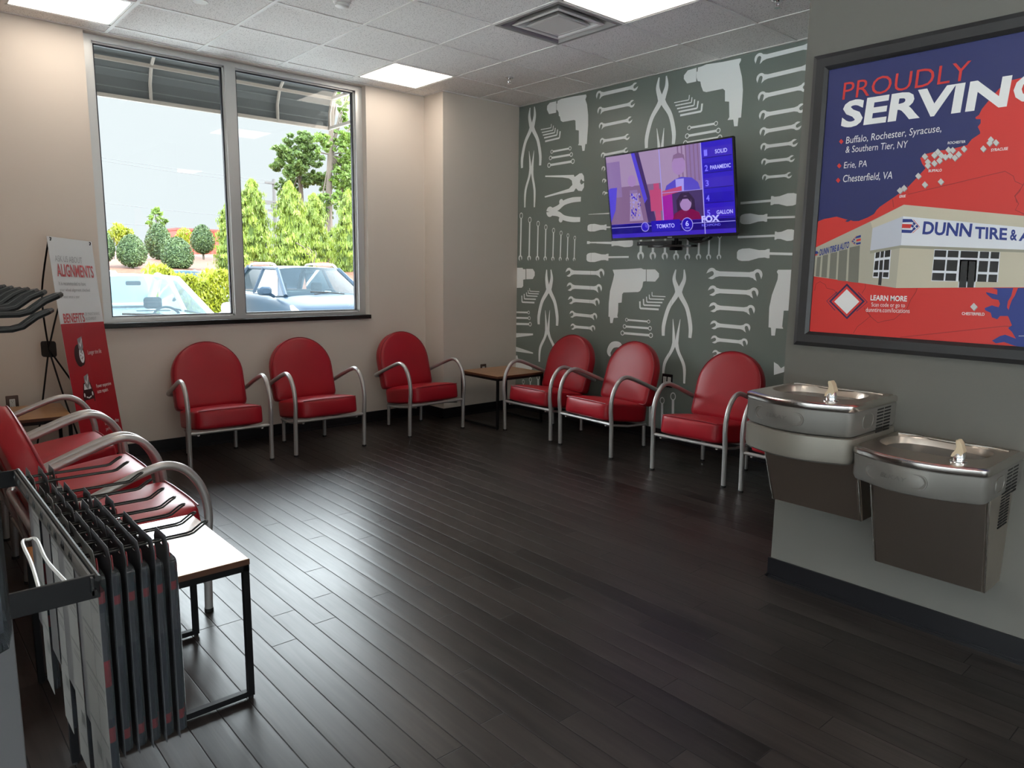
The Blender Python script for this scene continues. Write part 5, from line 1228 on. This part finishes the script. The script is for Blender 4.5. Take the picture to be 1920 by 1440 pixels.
bush = make_bush(); BL = [(186, 421, 492, 26.0, 62, 'at the far left, cut off by the window frame'), (249, 436, 498, 25.6, 56, 'second from the left, in front of the yellow shrub'), (300, 416, 484, 28.5, 52, 'of the back row, below the thin sapling'), (334, 441, 504, 25.4, 60, 'in the front row above the parked teal car'), (381, 418, 474, 29.0, 44, 'of the back row in front of the red container')]
for k, (cx, ty, by, yy, wd, lb) in enumerate(BL):
    p = on_plane(cx, by, 1, yy); q = on_plane(cx, ty, 1, yy); l_ = on_plane(cx-wd/2, by, 1, yy); r_ = on_plane(cx+wd/2, by, 1, yy)
    sc = ((r_-l_).length*1.0/1.12, (r_-l_).length*1.0/1.12, (q.z-p.z)/1.26)
    if k == 0: bush.location = (p.x, p.y, p.z-0.06); bush.scale = sc; tag(bush, 'round clipped green bush ' + lb, group='round bushes on the mulch bank')
    else: dup(bush, (p.x, p.y, p.z-0.06), rnd.uniform(0, 6), 'round clipped green bush ' + lb, scale=sc, group='round bushes on the mulch bank')
# conifers
def make_conifer():
    t = thing('conifer', 'x', 'tree'); pts = []
    bump_ = [[rnd.uniform(0.66, 1.22) for _ in range(9)] for _ in range(16)]
    for _ in range(11000):
        h = rnd.random()**1.1; a = rnd.uniform(0, 2*PI)
        lobe = 1 + 0.20*math.sin(a*4 + h*19) + 0.16*math.sin(a*7 - h*37) + 0.10*math.sin(h*60)
        r0 = (0.5*(1-h)**0.52*(0.35+0.65*min(1, h*6+0.35)))*lobe*(0.66+0.42*rnd.random()**1.5)*bump_[int(h*15.99)][int(a/(2*PI)*8.99)]
        d = Vector((math.cos(a), math.sin(a), 0.5)).normalized()
        pts.append((Vector((math.cos(a)*r0, math.sin(a)*r0, h)), d))
    mb = leaf_quads(pts, 0.062, rnd, 0.65, 0.42, 0.8); mb.build('foliage', F_con, t, smooth=False, local=True)
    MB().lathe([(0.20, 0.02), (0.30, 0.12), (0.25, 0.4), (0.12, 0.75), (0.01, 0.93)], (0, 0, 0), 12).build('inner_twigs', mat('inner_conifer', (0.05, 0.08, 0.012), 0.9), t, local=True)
    MB().tube([(0, 0, -0.15), (0, 0, 0.5)], 0.03, 8).build('trunk', M_bark, t, local=True)
    return t
con = make_conifer(); CL = [(434, 380, 510, 70, 24.6, 'low yellow-green conifer just left of the middle window bar'), (478, 340, 506, 92, 28.6, 'tall conifer behind the middle window bar'), (548, 344, 510, 90, 25.6, 'tallest bright conifer over the dark car roof'), (592, 366, 510, 80, 29.0, 'bright conifer with a bare brown patch behind the dark car'), (656, 360, 512, 70, 25.4, 'bright conifer cut off by the right window frame'), (628, 430, 512, 66, 31.5, 'short darker conifer between two bright ones')]
for k, (cx, ty, by, wd, yy, lb) in enumerate(CL):
    p = on_plane(cx, by, 1, yy); q = on_plane(cx, ty, 1, yy); w_ = (on_plane(cx+wd/2, by, 1, yy) - on_plane(cx-wd/2, by, 1, yy)).length*0.86
    if k == 0: con.location = p; con.scale = (w_, w_, q.z-p.z); tag(con, lb, group='conifers on the bank')
    else: dup(con, p, rnd.uniform(0, 6), lb, scale=(w_, w_, q.z-p.z), group='conifers on the bank')
# bare branch in the brown patch
p0 = on_plane(585, 500, 1, 24.9); mb = MB()
for e in ((555, 455), (560, 470), (575, 462), (590, 470)):
    q = on_plane(e[0], e[1], 1, 24.9); m_ = (p0+q)/2 + Vector((0.12, 0, 0.15)); mb.tube(catmull([p0, m_, q], 5), 0.02, 5)
tag(mb.build('bare_branch', M_bark), 'bare bleached branches sticking out of the conifer above the dark car', 'branch')
def crown(name, label, group, blobs, yy, mt, size, trunk, per, tr_r):
    t = thing(name, label, 'tree', on_plane(*trunk[0], 1, yy), group=group); pts = []
    for cx, cy, rr in blobs:
        c = on_plane(cx, cy, 1, yy + rnd.uniform(-1.2, 1.2)); R_ = (on_plane(cx+rr, cy, 1, yy)-on_plane(cx, cy, 1, yy)).length*0.85
        for _ in range(16):
            d = Vector((rnd.gauss(0, 1), rnd.gauss(0, 1), rnd.gauss(0, 0.8)))*R_*0.62; r2 = R_*rnd.uniform(0.16, 0.36)
            pts += ball_pts(rnd, int(per*rr*rr/1100)+6, c+d, r2*1.3, r2*1.3, r2*0.8, 0.95)
    leaf_quads(pts, size, rnd, 0.15, 0.5, 1.2).build('foliage', mt, t, smooth=False)
    P = [on_plane(*q, 1, yy) for q in trunk]; P = [Vector((P[0].x, yy, bank_z(P[0].x, yy)-0.1))] + P
    MB().tube(catmull(P, 4), [tr_r*(1-0.5*i/(4*(len(P)-1))) for i in range(4*(len(P)-1)+1)], 8).build('trunk', M_bark, t)
    mb = MB()
    for cx, cy, rr in blobs: mb.tube([on_plane(*trunk[len(trunk)//2], 1, yy), on_plane(cx, cy, 1, yy)], 0.035, 5)
    mb.build('branch', M_bark, t)
crown('pine_tree', 'tall loose pine rising above the conifers near the utility pole', 'tall trees behind the bank',
      [(563,262,16),(545,275,20),(580,278,22),(530,292,16),(556,300,24),(588,300,18),(575,262,13),(525,305,14),(540,322,16),(600,338,16),(585,330,14),(566,335,16),(535,345,12),(614,345,10),(550,352,13),(528,355,10)], 36.0, F_pine, 0.20, [(566, 420), (565, 370), (562, 320), (564, 262)], 210, 0.16)
crown('broadleaf_tree', 'tall thin-trunked tree with loose leaves at the right window edge', 'tall trees behind the bank',
      [(640,250,14),(655,262,14),(602,262,12),(612,272,9),(648,285,12),(640,310,16),(655,320,15),(645,272,13),(656,300,13),(648,330,14),(660,350,13),(642,358,12),(655,370,14),(630,345,9),(634,325,11),(645,345,14),(636,370,14),(650,385,14),(610,375,13),(600,392,14),(622,396,12),(640,200,12),(632,178,9),(650,180,10),(642,222,9),(660,235,9),(597,285,6)], 33.0, F_dec, 0.17, [(617, 420), (617, 350), (619, 290), (624, 180), (627, 120)], 170, 0.19)
t = thing('sapling', 'thin airy sapling standing behind the round bushes', 'tree', on_plane(293, 440, 1, 29.5)); pts = []
for cx, cy, rr in ((290,398,7),(283,408,6),(298,410,7),(278,418,5),(310,414,6),(294,392,5),(300,400,5),(288,422,8),(303,420,7)): 
    c = on_plane(cx, cy, 1, 29.5); R_ = (on_plane(cx+rr, cy, 1, 29.5)-c).length; pts += ball_pts(rnd, 55, c, R_, R_, R_*0.8, 0.95)
leaf_quads(pts, 0.13, rnd, 0.1, 0.5, 1.2).build('foliage', F_dec, t, smooth=False)
mb = MB(); b0 = on_plane(293, 470, 1, 29.5)
for e in ((290, 392), (278, 416), (310, 412), (296, 405)): mb.tube(catmull([b0, (b0+on_plane(*e, 1, 29.5))/2 + Vector((0.05, 0, 0.1)), on_plane(*e, 1, 29.5)], 4), 0.018, 5)
mb.build('trunk', M_bark, t)
def shrub(name, label, boxes, yy, mt, size, n_, dy):
    pts = []; base = on_plane((boxes[0][0]), boxes[0][3], 1, yy); t = thing(name, label, 'shrub', (base.x, yy, base.z))
    for x0, x1, y0, y1 in boxes:
        a = on_plane((x0+x1)/2, (y0+y1)/2, 1, yy); R_ = (on_plane(x1, y1, 1, yy)-on_plane(x0, y1, 1, yy)).length/2; Rz = (on_plane(x0, y0, 1, yy)-on_plane(x0, y1, 1, yy)).length/2
        pts += ball_pts(rnd, n_, a, R_, dy, Rz, 0.6)
    leaf_quads(pts, size, rnd, 0.55, 0.4, 0.9).build('foliage', mt, t, smooth=False)
    a = on_plane(boxes[0][0]+10, boxes[0][3], 1, yy); mb = MB()
    for k in range(4): mb.tube([(a.x+0.1*k, yy, bank_z(a.x, yy)-0.05), (a.x+0.1*k+0.05, yy, a.z+0.3)], 0.02, 5)
    mb.build('stem', M_bark, t)
shrub('yellow_shrub', 'yellow-leaved shrub between the two leftmost round bushes', [(202, 240, 424, 462), (212, 232, 418, 445), (235, 248, 428, 455)], 28.0, F_hedge, 0.14, 420, 0.5)
shrub('yellow_shrub', 'yellowish shrub in front of the red container behind the back bush', [(330, 362, 428, 462)], 30.5, F_hedge, 0.14, 420, 0.5)
# the clipped hedge between the two near cars
hd = thing('hedge', 'bright yellow-green hedge between the white car and the dark car', 'hedge', (4.9, 14.4, GZ)); pts = []
for _ in range(7000):
    x = rnd.uniform(3.9, 5.2); y = rnd.uniform(13.9, 14.9); zt_ = 1.30 + 0.10*math.sin(x*5.1)+0.06*math.sin(x*13) + 0.05*rnd.random()
    z = GZ + (zt_-GZ)*(1-rnd.random()**2.2)
    if rnd.random() < 0.5: y = 13.9 + 0.08*rnd.random()
    pts.append((Vector((x, y, z)), Vector((0, -0.8, 0.6))))
leaf_quads(pts, 0.105, rnd, 0.7, 0.36, 0.9).build('foliage', F_hedge, hd, smooth=False)
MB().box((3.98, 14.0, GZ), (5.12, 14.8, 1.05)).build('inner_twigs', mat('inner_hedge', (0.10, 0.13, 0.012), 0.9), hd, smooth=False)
# container, utility pole and wires
a = on_plane(331, 428, 1, 36.0); b = on_plane(412, 470, 1, 36.0); M_cont = mat('red_container_paint', (0.42, 0.06, 0.04), 0.5)
ct = thing('shipping_container', 'red container standing behind the round bushes', 'container', ((a.x+b.x)/2, 37.2, 2.0))
MB().box((a.x, 36.0, 1.7), (b.x, 38.4, a.z)).build('box', M_cont, ct, smooth=False)
mb = MB(); k = 0; x = a.x+0.1
while x < b.x-0.08: mb.box((x, 35.965, 1.75), (x+0.09, 36.0, a.z-0.09)); x += 0.2
mb.build('rib_panel', M_cont, ct, smooth=False)
MB().box((a.x-0.03, 35.95, a.z-0.08), (b.x+0.03, 38.45, a.z+0.02)).build('top_rail', mat('container_rail', (0.30, 0.045, 0.035), 0.5), ct, smooth=False)
M_pole = mat('weathered_pole', (0.085, 0.08, 0.078), 0.8)
pa, pb = on_plane(519, 500, 1, 50.0), on_plane(515, 336, 1, 50.0)
up_ = thing('utility_pole', 'grey utility pole with cross arms left of the tall pine', 'utility pole', (pa.x, 50, 2))
MB().tube([(pa.x, 50, 1.8), (pa.x, 50, pb.z)], [0.17, 0.11], 10).build('pole', M_pole, up_)
for py_, w_ in ((344, 0.55), (379, 1.05), (383, 1.05), (395, 0.45)):
    q = on_plane(517, py_, 1, 50.0); MB().box((pa.x-w_*1.2, 49.85, q.z-0.06), (pa.x+w_*0.3, 49.95, q.z+0.06)).build('cross_arm', M_pole, up_, smooth=False)
M_cable = mat('grey_cable', (0.10, 0.105, 0.11), 0.6)
for k, (l, r_, lb) in enumerate((((120, 284), (516, 340), 'topmost thin power line sloping across the left window pane'), ((120, 290), (516, 346), 'second power line from the top across the left window pane'), ((120, 371), (516, 412), 'middle power line across the left window pane'), ((120, 412), (516, 432), 'lowest power line just above the round bushes'))):
    A_, B_ = on_plane(*l, 1, 50.0), on_plane(*r_, 1, 50.0); B_ = Vector((pa.x, 50, B_.z)); m_ = (A_+B_)/2 + Vector((0, 0, -0.10))
    tag(MB().tube(catmull([A_, m_, B_], 10), 0.013, 5).build('power_line', M_cable), lb, 'power line', group='overhead power lines')

# cars: nose at the local origin pointing to -y, length along +y
M_tyre = mat('tyre', (0.012, 0.012, 0.012), 0.8); M_hub = mat('alloy_wheel', (0.5, 0.5, 0.52), 0.3, metal=0.8)
M_cglass = pane_material('car_glass', (0.55, 0.66, 0.68), 1.33, 0.02, 0.16, (0.06, 0.088, 0.10)); M_lens = mat('headlamp_lens', (0.75, 0.78, 0.80), 0.1, spec=0.8); M_inter = mat('car_interior', (0.05, 0.05, 0.055), 0.8)
def car(name, label, loc, rz, paint, suv, trim_m):
    t = thing(name, label, 'car', loc, rz)
    if suv:
        st = ((0.0, .70, .30, .80, 0), (.06, .80, .24, .92, .02), (.25, .89, .20, 1.00, .035), (.7, .925, .20, 1.07, .05), (1.15, .93, .20, 1.13, .05), (2.4, .935, .20, 1.15, 0), (3.9, .93, .20, 1.17, 0), (4.45, .88, .25, 1.15, 0), (4.65, .78, .35, 1.0, 0))
        G = dict(fb=(1.02, 1.13, .76), fr=(1.92, 1.60, .60), rr=(3.75, 1.62, .58), rb=(4.40, 1.16, .70), belt=1.14)
    else:
        st = ((0.0, .66, .28, .62, 0), (.08, .78, .22, .74, .01), (.35, .86, .18, .84, .03), (.8, .895, .18, .92, .045), (1.25, .90, .18, .985, .045), (2.4, .905, .18, 1.0, 0), (3.6, .90, .18, 1.04, 0), (4.3, .86, .22, 1.05, 0.01), (4.7, .74, .32, .95, 0))
        G = dict(fb=(1.10, .985, .74), fr=(2.02, 1.46, .57), rr=(2.95, 1.48, .56), rb=(3.95, 1.05, .68), belt=1.0)
    rings = []
    for y, w, zb_, zt_, cr in st:
        h = zt_-zb_
        half = [(0, zb_), (w*.82, zb_), (w*.95, zb_+.06), (w*.99, zb_+.25*h), (w, zb_+.52*h), (w*.985, zt_-.16*h), (w*.93, zt_-.035), (w*.80, zt_+cr*.35), (w*.45, zt_+cr*.85), (0, zt_+cr)]
        rings.append([(x, y, z) for x, z in half] + [(-x, y, z) for x, z in half[-2:0:-1]])
    body = MB().loft(rings, True, True).build('body', paint, t, local=True, angle=42)
    body.modifiers.new('round', 'SUBSURF').render_levels = 1
    def lerp(a, b, k): return tuple(a[i]+(b[i]-a[i])*k for i in range(3))
    fbL, fbR = (-G['fb'][2], G['fb'][0]+.10, G['fb'][1]), (G['fb'][2], G['fb'][0]+.10, G['fb'][1])
    frL, frR = (-G['fr'][2], G['fr'][0]+.05, G['fr'][1]), (G['fr'][2], G['fr'][0]+.05, G['fr'][1])
    rrL, rrR = (-G['rr'][2], G['rr'][0], G['rr'][1]), (G['rr'][2], G['rr'][0], G['rr'][1])
    rbL, rbR = (-G['rb'][2], G['rb'][0], G['rb'][1]), (G['rb'][2], G['rb'][0], G['rb'][1])
    mb = MB(); R_ = []                                                     # roof skin
    for k in range(9):
        f = k/8; L0 = lerp(frL, rrL, f); R0 = lerp(frR, rrR, f); row = []
        for i in range(9):
            q = lerp(L0, R0, i/8); s = 1-(2*i/8-1)**2; e = math.sin(PI*f)*.018
            row.append((q[0], q[1] - (0.05*s if k == 0 else 0), q[2] + .035*s + e))
        R_.append(row)
    roof_v = [p for row in R_ for p in row]
    mb.add(roof_v, [(k*9+i, k*9+i+1, (k+1)*9+i+1, (k+1)*9+i) for k in range(8) for i in range(8)])
    mb.build('roof', paint, t, local=True, angle=60)
    def sheet(A, B, Cc, D, bow):                                            # base left, base right, top right, top left
        mb = MB(); vs_ = []
        for j in range(7):
            for i in range(9):
                f = j/6; q = lerp(lerp(A, B, i/8), lerp(D, Cc, i/8), f); s = 1-(2*i/8-1)**2
                vs_.append((q[0], q[1] + bow*s*(1-.5*f), q[2] + .035*s*f))
        mb.add(vs_, [(j*9+i, j*9+i+1, (j+1)*9+i+1, (j+1)*9+i) for j in range(6) for i in range(8)]); return mb
    sheet(fbL, fbR, frR, frL, -.10).build('windscreen', M_cglass, t, local=True)
    sheet(rbL, rbR, rrR, rrL, .08).build('rear_window', M_cglass, t, local=True)
    bt_ = G['belt']
    for s, (fb_, fr_, rr_, rb_) in ((-1, (fbL, frL, rrL, rbL)), (1, (fbR, frR, rrR, rbR))):
        mb = MB()
        for P, r_ in (((fb_, fr_), .038), ((fr_, rr_), .03), ((rr_, rb_), .06)): mb.tube(catmull([P[0], lerp(P[0], P[1], .5), P[1]], 3), r_, 8)
        mid_b = (s*G['fb'][2]*1.06, (fb_[1]+rb_[1])/2, bt_); mid_t = lerp(fr_, rr_, .45)
        mb.tube([mid_b, mid_t], .035, 8)
        mb.build('pillar', paint, t, local=True)
        b1 = (s*G['fb'][2]*1.08, fb_[1]+.25, bt_-.01); b2 = (s*G['rb'][2]*1.10, rb_[1]-.25, bt_+.01)
        MB().add([b1, mid_b, mid_t, lerp(fr_, rr_, .03)], [(0, 1, 2, 3)]) 
        m1 = MB(); m1.add([b1, mid_b, mid_t, lerp(fr_, rr_, .03)], [(0, 1, 2, 3)]); m1.build('side_window', M_cglass, t, smooth=False, local=True)
        m2 = MB(); m2.add([mid_b, b2, lerp(rr_, rb_, .08), mid_t], [(0, 1, 2, 3)]); m2.build('side_window', M_cglass, t, smooth=False, local=True)
        m3 = MB(); m3.add([fb_, b1, lerp(fr_, rr_, .02), fr_], [(0, 1, 2, 3)]); m3.build('quarter_panel', paint, t, smooth=False, local=True)
        m4 = MB(); m4.tube([b1, mid_b, b2], .010, 6); m4.tube(catmull([b1, lerp(b1, fr_, .55), lerp(fr_, rr_, .03), lerp(fr_, rr_, .5), rr_], 4), .010, 6); m4.build('window_trim', trim_m, t, local=True)
        # mirror
        mx_, my_, mz_ = s*(G['fb'][2]+.30), fb_[1]+.20, bt_+.02
        mb = MB(); mb.loft([[(mx_+a*sc, my_+d, mz_+.06+b*sc) for a, b in rrect(.24, .16, .06, 4)] for sc, d in ((.55, -.10), (.88, -.07), (1.0, 0.0), (.96, .05))]); mb.tube([(mx_-s*.10, my_, mz_+.0), (s*.88, my_+.06, mz_-.04)], .03, 8)
        mb.build('wing_mirror', paint, t, local=True)
        # headlamp wraps the corner
        if suv: hl = ((.50, .045, .80), (.70, .06, .84), (.86, .20, .90), (.905, .50, 1.00), (.90, .50, .94), (.88, .25, .80), (.76, .06, .70), (.54, .035, .70))
        else: hl = ((.48, .05, .66), (.66, .06, .70), (.80, .18, .76), (.86, .42, .83), (.865, .40, .77), (.83, .20, .66), (.74, .05, .58), (.52, .03, .58))
        mb = MB(); c_ = tuple(sum(q[i] for q in hl)/len(hl) for i in range(3)); hv = [(s*(x*1.01), y-.02, z) for x, y, z in hl] + [(s*c_[0]*1.06, c_[1]-.07, c_[2])] + [(s*x*.9, y+.06, z) for x, y, z in hl]
        n_ = len(hl); mb.add(hv, [(k, (k+1) % n_, n_) for k in range(n_)] + [(k, (k+1) % n_, n_+1+(k+1) % n_, n_+1+k) for k in range(n_)]); mb.build('headlamp', M_lens, t, local=True, angle=20)
        for wy in ((.85, st[-1][0]-.95)):
            wr2 = .35 if suv else .32
            w_ = MB().lathe([(wr2*.62, -.11), (wr2*.96, -.11), (wr2, -.08), (wr2, .08), (wr2*.96, .11), (wr2*.62, .11)], (s*.82, wy, wr2), 24, Matrix.Rotation(PI/2, 4, 'Y')).build('wheel', M_tyre, t, local=True)
            MB().lathe([(wr2*.62, -.09), (wr2*.62, .09), (.06, .112), (.02, .115)], (s*.835, wy, wr2), 20, Matrix.Rotation(s*PI/2, 4, 'Y')).build('rim', M_hub, w_, local=True)
        if suv:
            mb = MB(); mb.tube(catmull([lerp(fr_, rr_, .06), (fr_[0]*.97, lerp(fr_, rr_, .14)[1], fr_[2]+.085), (fr_[0]*.96, lerp(fr_, rr_, .5)[1], fr_[2]+.10), (fr_[0]*.95, lerp(fr_, rr_, .88)[1], fr_[2]+.09), lerp(fr_, rr_, .97)], 5), .022, 8); mb.build('roof_rail', M_alu, t, local=True)
        mb = MB(); w0 = G['fb'][2]
        mb.tube([(s*.28, G['fb'][0]-.02, G['fb'][1]+.035), (s*.02, G['fb'][0]-.03, G['fb'][1]+.06), (s*.02-.32, G['fb'][0]+.02, G['fb'][1]+.075)], .012, 6); mb.build('wiper', M_tyre, t, local=True)
    mb = MB(); zg = .72 if suv else .60
    mb.box((-.45, -.03, zg-.22), (.45, .05, zg+.06)); gr = mb.build('grille', M_tyre, t, smooth=False, local=True, bevel=.02)
    mb = MB()
    for z in (zg-.16, zg-.07, zg+.02): mb.box((-.46, -.045, z-.012), (.46, -.028, z+.012))
    mb.build('grille_bar', trim_m, gr, smooth=False, local=True)
    mb = MB(); mb.box((-.70, 1.35, .55), (.70, 1.75, bt_-.06)); mb.build('dashboard', M_inter, t, smooth=False, local=True, bevel=.05)
    for s in (-1, 1):
        mb = MB(); mb.box((s*.36-.24, 2.45, .4), (s*.36+.24, 2.6, bt_+.02)); mb.box((s*.36-.12, 2.48, bt_+.04), (s*.36+.12, 2.56, bt_+.20)); mb.build('seat', M_inter, t, smooth=False, local=True, bevel=.05)
    mb = MB(); cs = Vector((.36, 1.86, bt_-.08)); mb.tube([cs + Vector((.18*math.cos(a), .06*math.sin(a), .17*math.sin(a))) for a in [2*PI*k/20 for k in range(20)]], .016, 6, closed=True); mb.build('steering_wheel', M_inter, t, local=True)
    MB().box((-.09, 1.95, G['fr'][1]-.085), (.09, 1.98, G['fr'][1]-.03)).build('rear_view_mirror', M_inter, t, smooth=False, local=True, bevel=.015)
    mb = MB(); mb.box((-.66, 3.15, .4), (.66, 3.3, bt_+.05)); mb.build('rear_bench', M_inter, t, smooth=False, local=True, bevel=.05)
    return t
M_cwhite = mat('white_car_paint', (0.80, 0.80, 0.79), 0.25, coat=1.0); M_cblue = mat('dark_blue_grey_car_paint', (0.020, 0.034, 0.052), 0.45, spec=0.12); M_cteal = mat('teal_car_paint', (0.02, 0.16, 0.24), 0.3, coat=1.0)
car('car', 'white saloon car parked nose-in right outside the window', (2.56, 8.38, GZ), math.radians(-1.0), M_cwhite, False, M_tyre)
car('car', 'dark blue-grey tall car with roof rails parked outside the right pane', (6.16, 11.05, GZ), math.radians(-5.0), M_cblue, True, M_chrome)
car('car', 'white car parked in the far row below the bushes', (4.40, 19.2, GZ), math.radians(2.0), M_cwhite, False, M_tyre)
car('car', 'teal car parked in the far row, mostly hidden by the hedge', (6.9, 19.6, GZ), math.radians(2.0), M_cteal, False, M_tyre)

# awning over the window: fabric on a pale tube frame
M_fab = mat('charcoal_awning_fabric', (0.060, 0.066, 0.068), 0.85, vary=0.1, vscale=1.0); M_fr = mat('cream_awning_tube', (0.22, 0.19, 0.165), 0.5)
aw = thing('window_awning', 'charcoal fabric awning on a cream tube frame over the window', 'awning', (2.0, 6.4, 3.6))
AP = [(7.20, 2.935), (7.20, 3.09), (7.135, 3.225), (6.85, 3.43), (6.41, 3.66)]
AX0, AX1 = -0.6, 3.80
mb = MB(); o2 = [(y+0.022, z+0.014) for y, z in AP]
mb.loft([[(x, y, z) for y, z in o2] + [(x, y+0.004, z+0.004) for y, z in reversed(o2)] for x in (AX0, AX1)], True, True)
fab = mb.build('fabric', M_fab, aw, smooth=False)
mb = MB()
for z, y in ((3.02, 7.220), (3.16, 7.185), (3.35, 7.005), (3.5, 6.74)): mb.box((AX0, y-0.002, z-0.006), (AX1, y+0.001, z+0.004))
mb.build('seam_tape', mat('awning_seam', (0.10, 0.108, 0.11), 0.8), fab, smooth=False)
def sqtube(P, q, h=0.016):
    mb = MB(); mb.tube([Vector(P), Vector(q)], h*1.3, 4); return mb
for x in (0.8, 2.05, 3.22, 3.785):
    mb = MB(); mb.tube([(x, y-0.004, z-0.004) for y, z in AP], 0.015, 6); mb.build('rafter', M_fr, aw)
MB().box((AX0, 7.185, 2.918), (AX1, 7.215, 2.950)).build('front_rail', M_fr, aw, smooth=False)
MB().box((AX0, 7.105, 3.206), (AX1, 7.133, 3.234)).build('upper_rail', M_fr, aw, smooth=False)
for z, y in ((2.936, 7.2), (3.22, 7.12)): MB().box((AX1-0.034, 6.40, z-0.014), (AX1, y, z+0.014)).build('end_rail', M_fr, aw, smooth=False)
